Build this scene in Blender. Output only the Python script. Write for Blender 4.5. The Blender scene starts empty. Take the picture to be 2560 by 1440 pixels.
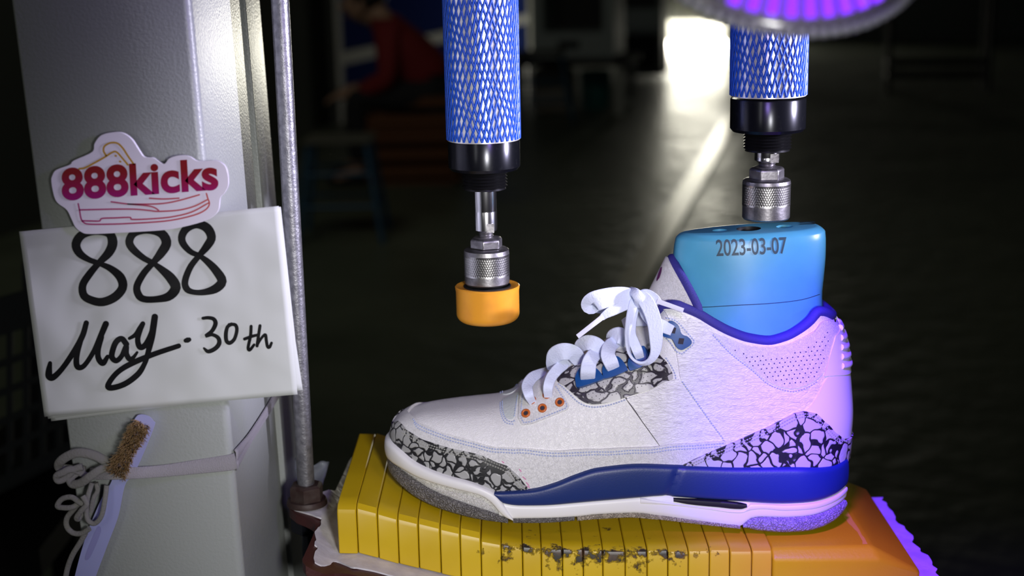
import bpy, bmesh, math, random
import numpy as np
from mathutils import Vector, Matrix, noise
from mathutils.geometry import delaunay_2d_cdt

random.seed(7); RNG = np.random.RandomState(7)
SC = bpy.context.scene
COL = SC.collection

# ------------------------------------------------------------------ camera
F = 2560 * 50.0 / 36.0
PITCH, ROLL = math.radians(13.0), math.radians(1.2)
CAM = np.array([0.0, -0.97, 1.20])
FWD = np.array([0, math.cos(PITCH), -math.sin(PITCH)])
UP0 = np.array([0, math.sin(PITCH), math.cos(PITCH)])
RT0 = np.array([1.0, 0, 0])
UP = UP0 * math.cos(ROLL) + RT0 * math.sin(ROLL)
RT = RT0 * math.cos(ROLL) - UP0 * math.sin(ROLL)
cd = bpy.data.cameras.new('camera'); cam = bpy.data.objects.new('camera', cd); COL.objects.link(cam)
cam.matrix_world = Matrix(((RT[0], UP[0], -FWD[0], CAM[0]), (RT[1], UP[1], -FWD[1], CAM[1]), (RT[2], UP[2], -FWD[2], CAM[2]), (0, 0, 0, 1)))
cd.lens = 50; cd.sensor_width = 36; cd.clip_start = 0.02; cd.clip_end = 200
cd.dof.use_dof = True; cd.dof.focus_distance = 0.945; cd.dof.aperture_fstop = 5.6
SC.camera = cam

# ------------------------------------------------------------------ world, lights, exposure
SC.view_settings.view_transform = 'Standard'; SC.view_settings.look = 'None'
SC.view_settings.exposure = 0.0; SC.view_settings.gamma = 1.0; SC.view_settings.use_curve_mapping = False
W = bpy.data.worlds.new('daylight'); SC.world = W; W.use_nodes = True
W.node_tree.nodes['Background'].inputs[0].default_value = (1.0, 0.97, 0.86, 1)
W.node_tree.nodes['Background'].inputs[1].default_value = 6.0

def aim(o, target):
    d = Vector(target) - o.location
    o.rotation_euler = d.to_track_quat('-Z', 'Y').to_euler()

def spot(name, loc, target, energy, color, size_deg, blend, radius):
    l = bpy.data.lights.new(name, 'SPOT'); l.energy = energy; l.color = color
    l.spot_size = math.radians(size_deg); l.spot_blend = blend; l.shadow_soft_size = radius
    o = bpy.data.objects.new(name, l); COL.objects.link(o); o.location = loc; aim(o, target); return o

def area(name, loc, target, energy, color, sx, sy):
    l = bpy.data.lights.new(name, 'AREA'); l.energy = energy; l.color = color
    l.shape = 'RECTANGLE'; l.size = sx; l.size_y = sy
    o = bpy.data.objects.new(name, l); COL.objects.link(o); o.location = loc; aim(o, target); return o

spot('work_light', (0.14, -0.93, 1.14), (-0.02, 0.0, 0.895), 26, (1.0, 0.985, 0.965), 46, 1.0, 0.05)
area('streak_fill_light', (-0.55, -1.15, 1.45), (0.0, 0.0, 1.0), 0.9, (1.0, 1.0, 0.95), 0.08, 0.7)  # unseen weak fill, added to draw vertical streaks on the metal
area('hall_fill_light', (-1.4, 3.2, 3.7), (-1.0, 8.0, 0), 11, (1.0, 0.98, 0.85), 1.2, 0.3)  # unseen fill, added to lift the dark background of the hall
spot('side_light', (0.95, -0.22, 1.22), (-0.20, 0.0, 1.06), 85, (.80, .76, 1.0), 21, .7, .04)
LAMP_SPOT_ENERGY = 56.0

# ------------------------------------------------------------------ pixel <-> place
def ray(u, v):
    return FWD + RT * ((u - 1280.0) / F) - UP * ((v - 720.0) / F)
def P(u, v, Y):
    d = ray(u, v); return CAM + d * ((Y - CAM[1]) / d[1])
def PZ(u, v, Z):
    d = ray(u, v); return CAM + d * ((Z - CAM[2]) / d[2])
def proj(p):
    q = np.asarray(p, float) - CAM; dz = q @ FWD
    return np.stack([1280 + F * (q @ RT) / dz, 720 - F * (q @ UP) / dz], -1)
def depth(p): return float((np.asarray(p) - CAM) @ FWD)

# ------------------------------------------------------------------ generic helpers
def pchip(x, y):
    x = np.asarray(x, float); y = np.asarray(y, float)
    h = np.diff(x); d = np.diff(y) / h; m = np.zeros(len(x))
    for i in range(1, len(x) - 1):
        if d[i-1] * d[i] > 0:
            w1, w2 = 2*h[i] + h[i-1], h[i] + 2*h[i-1]
            m[i] = (w1 + w2) / (w1 / d[i-1] + w2 / d[i])
    m[0], m[-1] = d[0], d[-1]
    def f(t):
        t = np.clip(np.asarray(t, float), x[0], x[-1])
        i = np.clip(np.searchsorted(x, t, 'right') - 1, 0, len(x) - 2)
        k = (t - x[i]) / h[i]
        return ((2*k**3 - 3*k**2 + 1) * y[i] + (k**3 - 2*k**2 + k) * h[i] * m[i]
                + (-2*k**3 + 3*k**2) * y[i+1] + (k**3 - k**2) * h[i] * m[i+1])
    return f

def catmull(pts, n, closed=False):
    p = np.asarray(pts, float); k = len(p)
    if closed: q = np.vstack([p[-1], p, p[0], p[1]]); segs = k
    else: q = np.vstack([2*p[0]-p[1], p, 2*p[-1]-p[-2]]); segs = k - 1
    out = []
    T = np.linspace(0, segs, n, endpoint=not closed)
    for t in T:
        i = min(int(t), segs - 1); s = t - i
        a, b, c, d = q[i], q[i+1], q[i+2], q[i+3]
        out.append(0.5 * (2*b + (c-a)*s + (2*a-5*b+4*c-d)*s*s + (3*b-a-3*c+d)*s**3))
    return np.array(out)

def resample(pts, step):
    p = np.asarray(pts, float)
    L = np.concatenate([[0], np.cumsum(np.linalg.norm(np.diff(p, axis=0), axis=1))])
    n = max(2, int(round(L[-1] / step)) + 1)
    t = np.linspace(0, L[-1], n)
    return np.stack([np.interp(t, L, p[:, i]) for i in range(p.shape[1])], -1)

def mk(name, verts, faces, mat, parent=None, smooth=True, sharp=40, recalc=True, merge=0.0):
    v = np.asarray(verts, float).reshape(-1, 3)
    if parent is not None: v = v - np.array(parent.get('base', (0, 0, 0)))
    me = bpy.data.meshes.new(name)
    me.from_pydata(v.tolist(), [], [list(map(int, f)) for f in faces])
    if recalc or merge:
        bm = bmesh.new(); bm.from_mesh(me)
        if merge: bmesh.ops.remove_doubles(bm, verts=bm.verts, dist=merge)
        if recalc: bmesh.ops.recalc_face_normals(bm, faces=bm.faces)
        bm.to_mesh(me); bm.free()
    if mat is not None: me.materials.append(mat)
    if smooth:
        for p in me.polygons: p.use_smooth = True
        me.set_sharp_from_angle(angle=math.radians(sharp))
    o = bpy.data.objects.new(name, me); COL.objects.link(o)
    if parent is not None: o.parent = parent
    return o

def thing(name, label, cat, loc=(0, 0, 0), group=None):
    o = bpy.data.objects.new(name, None); COL.objects.link(o)
    o.empty_display_size = 0.02
    o.location = tuple(float(c) for c in loc); o['base'] = [float(c) for c in loc]
    o['label'] = label; o['category'] = cat
    if group: o['group'] = group
    return o
def tag(o, label, cat, group=None):
    o['label'] = label; o['category'] = cat
    if group: o['group'] = group
    return o
def sub(o, parent):           # make o (built with thing-level coordinates) a child of a part
    o.parent = parent; return o
def stuff(o): o['kind'] = 'stuff'; return o
def struct(o): o['kind'] = 'structure'; return o

def box_vf(lo, hi):
    (a, b, c), (d, e, f) = lo, hi
    v = [(a,b,c),(d,b,c),(d,e,c),(a,e,c),(a,b,f),(d,b,f),(d,e,f),(a,e,f)]
    return v, [(0,3,2,1),(4,5,6,7),(0,1,5,4),(1,2,6,5),(2,3,7,6),(3,0,4,7)]
def join(parts):
    V, Fc, n = [], [], 0
    for v, f in parts:
        v = np.asarray(v, float).reshape(-1, 3); V.append(v)
        Fc += [tuple(i + n for i in q) for q in f]; n += len(v)
    return np.vstack(V), Fc
def bevel(o, w, seg=2, ang=35):
    m = o.modifiers.new('bevel', 'BEVEL'); m.width = w; m.segments = seg
    m.limit_method = 'ANGLE'; m.angle_limit = math.radians(ang); return o

def lathe_vf(ax, prof, n=48, phase=0.0):
    v, f = [], []
    for r, z in prof:
        for i in range(n):
            a = phase + 2*math.pi*i/n
            v.append((ax[0] + r*math.cos(a), ax[1] + r*math.sin(a), z))
    m = len(prof)
    for j in range(m-1):
        for i in range(n):
            k = (i+1) % n
            f.append((j*n+i, j*n+k, (j+1)*n+k, (j+1)*n+i))
    f.append(tuple(range(n))); f.append(tuple(range((m-1)*n, m*n)))
    return v, f
def lathe(name, ax, prof, mat, parent, n=48, phase=0.0, sharp=35):
    return mk(name, *lathe_vf(ax, prof, n, phase), mat, parent, sharp=sharp)

def frames(p):
    p = np.asarray(p, float); T = np.gradient(p, axis=0)
    T /= np.linalg.norm(T, axis=1)[:, None] + 1e-12
    ref = np.array([0, 0, 1.0]) if abs(T[0][2]) < .8 else np.array([1.0, 0, 0])
    N = np.zeros_like(p); n = np.cross(T[0], ref)
    for i in range(len(p)):
        n = n - T[i] * (n @ T[i]); n /= np.linalg.norm(n) + 1e-12; N[i] = n
    return T, N, np.cross(T, N)
def tube_vf(p, r, n=8, closed=False):
    p = np.asarray(p, float); r = np.broadcast_to(np.asarray(r, float), (len(p),))
    T, N, B = frames(p); v = []
    for i in range(len(p)):
        for k in range(n):
            a = 2*math.pi*k/n; v.append(p[i] + r[i]*(N[i]*math.cos(a) + B[i]*math.sin(a)))
    f = []; m = len(p)
    for i in range(m if closed else m-1):
        j = (i+1) % m
        for k in range(n):
            l = (k+1) % n; f.append((i*n+k, i*n+l, j*n+l, j*n+k))
    if not closed: f += [tuple(range(n)), tuple(range((m-1)*n, m*n))]
    return np.array(v), f
def bar_vf(a, b, r, n=10): return tube_vf(np.linspace(a, b, 2), r, n)

FLAT = [(1, -.3), (1, .3), (.9, 1), (0, 1.15), (-.9, 1), (-1, .3), (-1, -.3), (-.9, -1), (0, -1.15), (.9, -1)]
def ribbon_vf(pts, th=0.0016, n=40, sec=10, Yoff=0.0):
    """pts: (u, v, Y, width in photo pixels, roll in degrees) -> flat woven band swept through space."""
    q = catmull(np.array(pts, float), n)
    p = np.array([P(a[0], a[1], a[2] + Yoff) for a in q])
    T = np.gradient(p, axis=0); T /= np.linalg.norm(T, axis=1)[:, None]
    v = []
    for i in range(n):
        d = p[i] - CAM; d /= np.linalg.norm(d)
        w0 = np.cross(T[i], d); w0 /= np.linalg.norm(w0) + 1e-9; n0 = np.cross(w0, T[i])
        ro = math.radians(q[i][4]); w = w0*math.cos(ro) + n0*math.sin(ro); nn = np.cross(w, T[i])
        hw = q[i][3] * depth(p[i]) / F / 2
        for k in range(sec):
            if sec == 10: v.append(p[i] + w*hw*FLAT[k][0] + nn*th/2*FLAT[k][1]); continue
            a = 2*math.pi*(k+.5)/sec; c, s = math.cos(a), math.sin(a)
            v.append(p[i] + w*hw*math.copysign(abs(c)**.6, c) + nn*th/2*math.copysign(abs(s)**.8, s))
    f = []
    for i in range(n-1):
        for k in range(sec):
            l = (k+1) % sec; f.append((i*sec+k, i*sec+l, (i+1)*sec+l, (i+1)*sec+k))
    f += [tuple(range(sec)), tuple(range((n-1)*sec, n*sec))]
    return np.array(v), f

def inside_many(poly, pts):
    poly = np.asarray(poly, float); pts = np.asarray(pts, float).reshape(-1, 2)
    a, b = poly, np.roll(poly, 1, axis=0); x, y = pts[:, 0][:, None], pts[:, 1][:, None]
    cond = (a[:, 1] > y) != (b[:, 1] > y)
    with np.errstate(divide='ignore', invalid='ignore'):
        xc = (b[:, 0]-a[:, 0])*(y-a[:, 1])/(b[:, 1]-a[:, 1]) + a[:, 0]
    return ((cond & (x < xc)).sum(1) % 2) == 1
def inside(poly, pt): return bool(inside_many(poly, [pt])[0])

def fill2d(poly, step, holes=()):
    """triangulate a 2-D polygon with inner grid points"""
    poly = np.asarray(poly, float)
    pts = [tuple(p) for p in poly]; edges = [(i, (i+1) % len(poly)) for i in range(len(poly))]
    for h in holes:
        b = len(pts); pts += [tuple(p) for p in h]
        edges += [(b+i, b+(i+1) % len(h)) for i in range(len(h))]
    lo, hi = poly.min(0), poly.max(0)
    seg = np.asarray(pts)
    if step:
        gx, gy = np.meshgrid(np.arange(lo[0]+step/2, hi[0], step), np.arange(lo[1]+step/2, hi[1], step))
        g = np.stack([gx.ravel(), gy.ravel()], -1); k = inside_many(poly, g)
        for h in holes: k &= ~inside_many(h, g)
        g = g[k]
        if len(g):
            d = ((g[:, None, :] - seg[None])**2).sum(-1).min(1); pts += [tuple(p) for p in g[d > (.45*step)**2]]
    r = delaunay_2d_cdt([Vector(p) for p in pts], edges, [], 1, 1e-9)
    V = np.array([tuple(p) for p in r[0]]); T = [tuple(t) for t in r[2]]
    C = V[np.array(T)].mean(1); k = inside_many(poly, C)
    for h in holes: k &= ~inside_many(h, C)
    return V, [t for t, q in zip(T, k) if q]
def boundary(T):
    cnt = {}
    for t in T:
        for i in range(len(t)):
            a, b = t[i], t[(i+1) % len(t)]; cnt.setdefault((min(a,b), max(a,b)), []).append((a, b))
    return [e[0] for e in cnt.values() if len(e) == 1]
def slab(V2, T, top, bot):
    """two mapped copies of a 2-D triangulation with side walls"""
    n = len(V2); v = [top(p) for p in V2] + [bot(p) for p in V2]
    f = [tuple(t) for t in T] + [tuple(i+n for i in reversed(t)) for t in T]
    for a, b in boundary(T): f.append((b, a, a+n, b+n))
    return np.array(v), f

def stroke_poly(pts, widths, n=60):
    """2-D marker stroke with round ends -> verts2d, faces"""
    q = catmull(np.column_stack([np.array(pts, float), np.broadcast_to(np.asarray(widths, float), (len(pts),))]), n)
    d = np.gradient(q[:, :2], axis=0); d /= np.linalg.norm(d, axis=1)[:, None] + 1e-9
    nn = np.stack([-d[:, 1], d[:, 0]], -1)
    V = []; Fc = []
    for i in range(n):
        for s in (-1, 0, 1): V.append(q[i, :2] + nn[i]*s*q[i, 2]/2)
    for i in range(n-1):
        for s in (0, 1): Fc.append((i*3+s, i*3+s+1, i*3+s+4, i*3+s+3))
    for e, sg in ((0, -1), (n-1, 1)):
        b = len(V); c = q[e, :2]; r = q[e, 2]/2
        V.append(c)
        for k in range(9):
            a = math.pi*(k/8-.5); V.append(c + r*(sg*d[e]*math.cos(a) + nn[e]*math.sin(a)))
        for k in range(8): Fc.append((b, b+1+k, b+2+k))
    return np.array(V), Fc

def text2d(s, bold=0.0, spacing=1.0):
    cu = bpy.data.curves.new('t', 'FONT'); cu.body = s; cu.offset = bold; cu.space_character = spacing
    cu.resolution_u = 6
    o = bpy.data.objects.new('t', cu); COL.objects.link(o)
    dg = bpy.context.evaluated_depsgraph_get(); me = o.evaluated_get(dg).to_mesh()
    bm = bmesh.new(); bm.from_mesh(me); bmesh.ops.triangulate(bm, faces=bm.faces)
    bmesh.ops.subdivide_edges(bm, edges=[e for e in bm.edges if e.calc_length() > .25], cuts=2)
    bmesh.ops.triangulate(bm, faces=bm.faces)
    V = np.array([v.co[:2] for v in bm.verts]); bm.verts.index_update()
    T = [tuple(v.index for v in f.verts) for f in bm.faces]; bm.free()
    o.evaluated_get(dg).to_mesh_clear(); bpy.data.objects.remove(o); bpy.data.curves.remove(cu)
    V -= V.min(0); return V, T

# ------------------------------------------------------------------ materials
def new_mat(name):
    m = bpy.data.materials.new(name); m.use_nodes = True
    nt = m.node_tree; return m, nt, nt.nodes['Principled BSDF']
def N(nt, t, **kw):
    n = nt.nodes.new(t)
    for k, v in kw.items():
        if k.startswith('i_'): n.inputs[k[2:].replace('_', ' ')].default_value = v
        else: setattr(n, k, v)
    return n
def coords(nt, scale=(1, 1, 1)):
    tc = N(nt, 'ShaderNodeTexCoord'); mp = N(nt, 'ShaderNodeMapping'); mp.inputs['Scale'].default_value = scale
    nt.links.new(tc.outputs['Object'], mp.inputs['Vector']); return mp.outputs['Vector']
def ramp(nt, src, stops):
    r = N(nt, 'ShaderNodeValToRGB'); e = r.color_ramp.elements
    while len(e) < len(stops): e.new(.5)
    for k, (p, c) in enumerate(stops): e[k].position = p; e[k].color = (*c, 1) if len(c) == 3 else c
    nt.links.new(src, r.inputs[0]); return r.outputs[0]
def mat(name, col, rough=.5, metal=0.0, bump=0.0, bscale=300, col2=None, cscale=40, spec=.5, coat=0.0,
        stretch=(1, 1, 1), trans=0.0, emit=None, estr=0, sss=0.0, cutoff=(.35, .7), detail=3, alpha=1.0):
    m, nt, b = new_mat(name); b.inputs['Base Color'].default_value = (*col, 1)
    b.inputs['Roughness'].default_value = rough; b.inputs['Metallic'].default_value = metal
    b.inputs['Specular IOR Level'].default_value = spec; b.inputs['Coat Weight'].default_value = coat
    b.inputs['Transmission Weight'].default_value = trans; b.inputs['Alpha'].default_value = alpha
    if sss: b.inputs['Subsurface Weight'].default_value = sss; b.inputs['Subsurface Radius'].default_value = (.004, .002, .001)
    if emit: b.inputs['Emission Color'].default_value = (*emit, 1); b.inputs['Emission Strength'].default_value = estr
    if col2 or bump:
        vec = coords(nt, stretch)
    if col2:
        n = N(nt, 'ShaderNodeTexNoise'); n.inputs['Scale'].default_value = cscale; n.inputs['Detail'].default_value = 6
        nt.links.new(vec, n.inputs['Vector'])
        nt.links.new(ramp(nt, n.outputs['Fac'], [(cutoff[0], col), (cutoff[1], col2)]), b.inputs['Base Color'])
    if bump:
        n = N(nt, 'ShaderNodeTexNoise'); n.inputs['Scale'].default_value = bscale; n.inputs['Detail'].default_value = detail
        nt.links.new(vec, n.inputs['Vector'])
        bp = N(nt, 'ShaderNodeBump'); bp.inputs['Strength'].default_value = 1.0; bp.inputs['Distance'].default_value = bump
        nt.links.new(n.outputs['Fac'], bp.inputs['Height']); nt.links.new(bp.outputs['Normal'], b.inputs['Normal'])
    return m

def leather(name, col, scale, dist, stretch=(1, 1, 1), rough=.45):
    m, nt, b = new_mat(name); b.inputs['Base Color'].default_value = (*col, 1); b.inputs['Roughness'].default_value = rough
    vec = coords(nt, stretch)
    n = N(nt, 'ShaderNodeTexNoise', i_Scale=scale*.35, i_Detail=2.0); nt.links.new(vec, n.inputs['Vector'])
    mx = N(nt, 'ShaderNodeVectorMath', operation='MULTIPLY_ADD'); mx.inputs[1].default_value = (.012, .012, .012)
    nt.links.new(n.outputs['Color'], mx.inputs[0]); nt.links.new(vec, mx.inputs[2])
    vo = N(nt, 'ShaderNodeTexVoronoi', feature='DISTANCE_TO_EDGE', i_Scale=scale); nt.links.new(mx.outputs[0], vo.inputs['Vector'])
    r = ramp(nt, vo.outputs['Distance'], [(0, (0, 0, 0)), (.22, (1, 1, 1))])
    n2 = N(nt, 'ShaderNodeTexNoise', i_Scale=scale*1.7, i_Detail=3.0); nt.links.new(vec, n2.inputs['Vector'])
    mm = N(nt, 'ShaderNodeMath', operation='ADD'); nt.links.new(r, mm.inputs[0]); nt.links.new(n2.outputs['Fac'], mm.inputs[1])
    bp = N(nt, 'ShaderNodeBump'); bp.inputs['Distance'].default_value = dist; nt.links.new(mm.outputs[0], bp.inputs['Height'])
    nt.links.new(bp.outputs['Normal'], b.inputs['Normal']); return m

def crackle(name, pale, dark, scale, stretch=(1, 1, 1), thick=.10):
    """cracked two-tone printed leather: pale islands in a black branching net"""
    m, nt, b = new_mat(name); b.inputs['Roughness'].default_value = .42
    vec = coords(nt, stretch)
    n = N(nt, 'ShaderNodeTexNoise', i_Scale=scale*1.15, i_Detail=.5); nt.links.new(vec, n.inputs['Vector'])
    mx = N(nt, 'ShaderNodeVectorMath', operation='MULTIPLY_ADD'); k = .95/scale; mx.inputs[1].default_value = (k, k, k)
    nt.links.new(n.outputs['Color'], mx.inputs[0]); nt.links.new(vec, mx.inputs[2])
    v1 = N(nt, 'ShaderNodeTexVoronoi', feature='F1', i_Scale=scale); nt.links.new(mx.outputs[0], v1.inputs['Vector'])
    v2 = N(nt, 'ShaderNodeTexVoronoi', feature='F2', i_Scale=scale); nt.links.new(mx.outputs[0], v2.inputs['Vector'])
    vo = N(nt, 'ShaderNodeMath', operation='SUBTRACT'); nt.links.new(v2.outputs['Distance'], vo.inputs[0]); nt.links.new(v1.outputs['Distance'], vo.inputs[1])
    n2 = N(nt, 'ShaderNodeTexNoise', i_Scale=scale*1.1, i_Detail=.5); nt.links.new(vec, n2.inputs['Vector'])
    sm = N(nt, 'ShaderNodeMath', operation='MULTIPLY_ADD'); sm.inputs[1].default_value = -.17; sm.inputs[2].default_value = .17*.47
    nt.links.new(n2.outputs['Fac'], sm.inputs[0])
    ad = N(nt, 'ShaderNodeMath', operation='ADD'); nt.links.new(vo.outputs[0], ad.inputs[0]); nt.links.new(sm.outputs[0], ad.inputs[1])
    c = ramp(nt, ad.outputs[0], [(thick*.8, dark), (thick*1.15, pale)])
    nt.links.new(c, b.inputs['Base Color'])
    bp = N(nt, 'ShaderNodeBump'); bp.inputs['Distance'].default_value = .0004
    h = ramp(nt, ad.outputs[0], [(thick*.5, (0, 0, 0)), (thick*1.6, (1, 1, 1))]); nt.links.new(h, bp.inputs['Height'])
    nt.links.new(bp.outputs['Normal'], b.inputs['Normal']); return m

M = {}
WHITE = (.80, .79, .78)
M['smooth_leather'] = leather('white smooth leather', WHITE, 900, .00012)
M['pebble'] = leather('white tumbled leather', WHITE, 520, .0002, (.4, 1, 1.2))
M['vamp'] = leather('white soft leather', WHITE, 520, .00011)
M['plain_white'] = mat('white moulded rubber', (.80, .79, .78), .42)
M['grain_white'] = leather('grained white rubber', (.78, .77, .75), 700, .0003)
M['print'] = crackle('cracked grey print leather', (.36, .36, .35), (.012, .012, .014), 135, (1, 1, 1), .13)
M['print_heel'] = crackle('cracked grey print leather coarse', (.50, .49, .49), (.012, .012, .016), 105, (1, 1, 1), .115)
M['print_wing'] = crackle('cracked grey print leather swirled', (.46, .45, .45), (.025, .02, .03), 125, (.75, 1, 1.1), .15)
M['blue_foam'] = mat('navy blue foam', (.009, .027, .14), .42, bump=.00006, bscale=900)
M['blue_plastic'] = mat('blue lace loop plastic', (.008, .07, .26), .35)
M['blue_fabric'] = mat('royal blue knit binding', (.035, .03, .24), .7, bump=.0003, bscale=900, stretch=(1, 1, 2.5))
M['lining'] = mat('dark blue lining', (.02, .025, .12), .9)
M['outsole_grey'] = leather('grey rubber outsole', (.17, .16, .155), 420, .0009, rough=.6)
M['outsole_tan'] = leather('tan rubber outsole', (.36, .31, .24), 420, .0008, rough=.6)
M['outsole_heel'] = leather('grey heel rubber', (.30, .28, .32), 420, .0007, rough=.55)
M['black'] = mat('black recess', (.006, .006, .008), .5)
M['thread_white'] = mat('pale sewing thread', (.40, .46, .68), .7)
M['thread_grey'] = mat('grey sewing thread', (.34, .34, .30), .7)
M['hole'] = mat('dark perforation', (.03, .025, .04), .8)
M['lace'] = mat('white woven lace', (.74, .79, .98), .75, bump=.0004, bscale=700)  # blue tint puts the laces' glow under violet light into the colour
M['aglet'] = mat('white plastic lace tip', (.80, .80, .95), .3)
M['orange'] = mat('orange eyelet', (.55, .13, .02), .4)
M['tongue_mark'] = mat('purple embroidery', (.10, .01, .09), .7)

M['last'] = mat('sky blue plastic', (.085, .37, .56), .34, sss=.15, col2=(.095, .40, .60), cscale=60)
M['last_ink'] = mat('dark slate ink', (.018, .055, .085), .5)
M['yellow'] = None
M['orange_pad'] = mat('orange polyurethane', (.83, .36, .03), .38, col2=(.70, .28, .03), cscale=45, cutoff=(.45, .75), sss=.2)
M['steel'] = mat('machined steel', (.62, .61, .60), .28, 1.0, bump=.00005, bscale=600)
M['steel_worn'] = mat('worn grey steel', (.40, .39, .40), .42, 1.0, col2=(.20, .19, .20), cscale=160, bump=.0001, bscale=500)
M['chrome'] = mat('polished chrome rod', (.85, .85, .88), .2, 1.0)
M['black_metal'] = mat('black oxide metal', (.012, .013, .018), .22, .6, spec=.6, col2=(.03, .03, .035), cscale=300, cutoff=(.6, .8))
M['thread_black'] = mat('greasy black thread', (.02, .02, .022), .35, .7)
M['net_blue'] = mat('blue plastic netting', (.007, .075, .50), .38)
M['silver_tube'] = mat('bright aluminium tube', (.82, .82, .80), .30, .55)
M['galv'] = mat('galvanised rod', (.30, .30, .315), .42, .75, col2=(.17, .17, .185), cscale=220, bump=.00025, bscale=600)
M['rust'] = mat('rusty steel', (.026, .009, .006), .6, .2, col2=(.05, .034, .028), cscale=120, bump=.0002, bscale=300)
M['rust_dark'] = mat('dark red primer', (.055, .012, .010), .55, bump=.0003, bscale=250)
M['column'] = mat('grey white powder coat', (.33, .35, .335), .36, bump=.00022, bscale=520, detail=2)
M['seam'] = mat('gap shade', (.055, .06, .075), .6)  # dark tone stands in for the shade inside the column's gap
M['plate'] = mat('chipped white enamel', (.66, .64, .66), .42, col2=(.5, .48, .52), cscale=70, bump=.0004, bscale=160)
M['paper'] = mat('white paper', (.56, .58, .565), .75, bump=.0005, bscale=18, detail=2)
M['ink'] = mat('black marker ink', (.006, .006, .007), .35)
M['acrylic'] = mat('white acrylic', (.74, .70, .78), .22)
M['acrylic_edge'] = mat('clear acrylic edge', (.60, .58, .68), .15)
M['gold'] = mat('gold print', (.46, .25, .02), .3)
M['red_text'] = None; M['pink_line'] = None
M['brush_handle'] = mat('translucent lilac plastic', (.33, .35, .62), .35, sss=.2)
M['bristle'] = mat('brown bristle', (.42, .26, .10), .8, col2=(.66, .48, .25), cscale=300)
M['strap'] = mat('grey elastic webbing', (.29, .275, .30), .85, bump=.0005, bscale=900, stretch=(3, 1, 1))
M['cord'] = mat('grey braided cord', (.19, .185, .175), .9, bump=.0005, bscale=700)
M['bag'] = mat('clear plastic film', (.75, .8, .85), .08, trans=.8, bump=.002, bscale=60)
M['dirty_white'] = mat('dull white enamel', (.50, .52, .47), .5)

def grad_mat(name, stops, z0, z1, rough=.3):
    m, nt, b = new_mat(name); b.inputs['Roughness'].default_value = rough
    tc = N(nt, 'ShaderNodeTexCoord'); sx = N(nt, 'ShaderNodeSeparateXYZ'); nt.links.new(tc.outputs['Object'], sx.inputs[0])
    mr = N(nt, 'ShaderNodeMapRange'); mr.inputs['From Min'].default_value = z0; mr.inputs['From Max'].default_value = z1
    nt.links.new(sx.outputs['Z'], mr.inputs['Value'])
    nt.links.new(ramp(nt, mr.outputs['Result'], stops), b.inputs['Base Color']); return m

def yellow_mat():
    m, nt, b = new_mat('worn yellow paint'); b.inputs['Roughness'].default_value = .42
    vec = coords(nt)
    n = N(nt, 'ShaderNodeTexNoise', i_Scale=90.0, i_Detail=7.0, i_Roughness=.65); nt.links.new(vec, n.inputs['Vector'])
    n3 = N(nt, 'ShaderNodeTexNoise', i_Scale=14.0, i_Detail=3.0); nt.links.new(vec, n3.inputs['Vector'])
    base = ramp(nt, n3.outputs['Fac'], [(.3, (.54, .35, .003)), (.7, (.63, .43, .006))])
    wear = N(nt, 'ShaderNodeAttribute', attribute_name='wear')
    ad = N(nt, 'ShaderNodeMath', operation='ADD'); nt.links.new(n.outputs['Fac'], ad.inputs[0]); nt.links.new(wear.outputs['Fac'], ad.inputs[1])
    msk = ramp(nt, ad.outputs[0], [(.78, (0, 0, 0)), (.86, (1, 1, 1))])
    n4 = N(nt, 'ShaderNodeTexNoise', i_Scale=160.0, i_Detail=2.0); nt.links.new(vec, n4.inputs['Vector'])
    dirt = ramp(nt, n4.outputs['Fac'], [(.4, (.018, .014, .006)), (.65, (.08, .038, .018))])
    mix = N(nt, 'ShaderNodeMix', data_type='RGBA'); nt.links.new(msk, mix.inputs['Factor'])
    nt.links.new(base, mix.inputs['A']); nt.links.new(dirt, mix.inputs['B'])
    nt.links.new(mix.outputs['Result'], b.inputs['Base Color'])
    bp = N(nt, 'ShaderNodeBump'); bp.inputs['Distance'].default_value = .0006; bp.invert = True
    nt.links.new(msk, bp.inputs['Height']); nt.links.new(bp.outputs['Normal'], b.inputs['Normal'])
    return m
M['yellow'] = yellow_mat()
M['amber_pad'] = mat('amber rubber pad', (.50, .37, .003), .42, spec=.15, col2=(.56, .42, .004), cscale=12, bump=.00012, bscale=500)

# ================================================================== the hall
_h = ray(2075, -104); AX = np.array([_h[0], _h[1]]); AX /= np.linalg.norm(AX); LAT = np.array([AX[1], -AX[0]])
def H(a, b, z): xy = CAM[:2] + LAT*a + AX*b; return np.array([xy[0], xy[1], z])
def hall_ab(p): d = np.asarray(p)[:2] - CAM[:2]; return float(d @ LAT), float(d @ AX)
def FL(u, v): return hall_ab(PZ(u, v, 0.0))
def hbox(lo, hi):      # box in hall coordinates
    v, f = box_vf(lo, hi); return [H(*p) for p in v], f
WL, WR, WB, WF, CE = -3.7, 6.0, 20.6, -3.5, 4.2

def floor_mat():
    m, nt, b = new_mat('worn green grey floor paint')
    vec = coords(nt)
    n = N(nt, 'ShaderNodeTexNoise', i_Scale=1.3, i_Detail=6.0); nt.links.new(vec, n.inputs['Vector'])
    nt.links.new(ramp(nt, n.outputs['Fac'], [(.3, (.07, .085, .055)), (.7, (.12, .14, .092))]), b.inputs['Base Color'])
    nt.links.new(ramp(nt, n.outputs['Fac'], [(.3, (.36,)*3), (.7, (.48,)*3)]), b.inputs['Roughness'])
    n2 = N(nt, 'ShaderNodeTexNoise', i_Scale=9.0, i_Detail=3.0); nt.links.new(vec, n2.inputs['Vector'])
    bp = N(nt, 'ShaderNodeBump'); bp.inputs['Distance'].default_value = .006; nt.links.new(n2.outputs['Fac'], bp.inputs['Height'])
    nt.links.new(bp.outputs['Normal'], b.inputs['Normal']); b.inputs['Specular IOR Level'].default_value = .6
    return m
M['floor'] = floor_mat()
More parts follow.
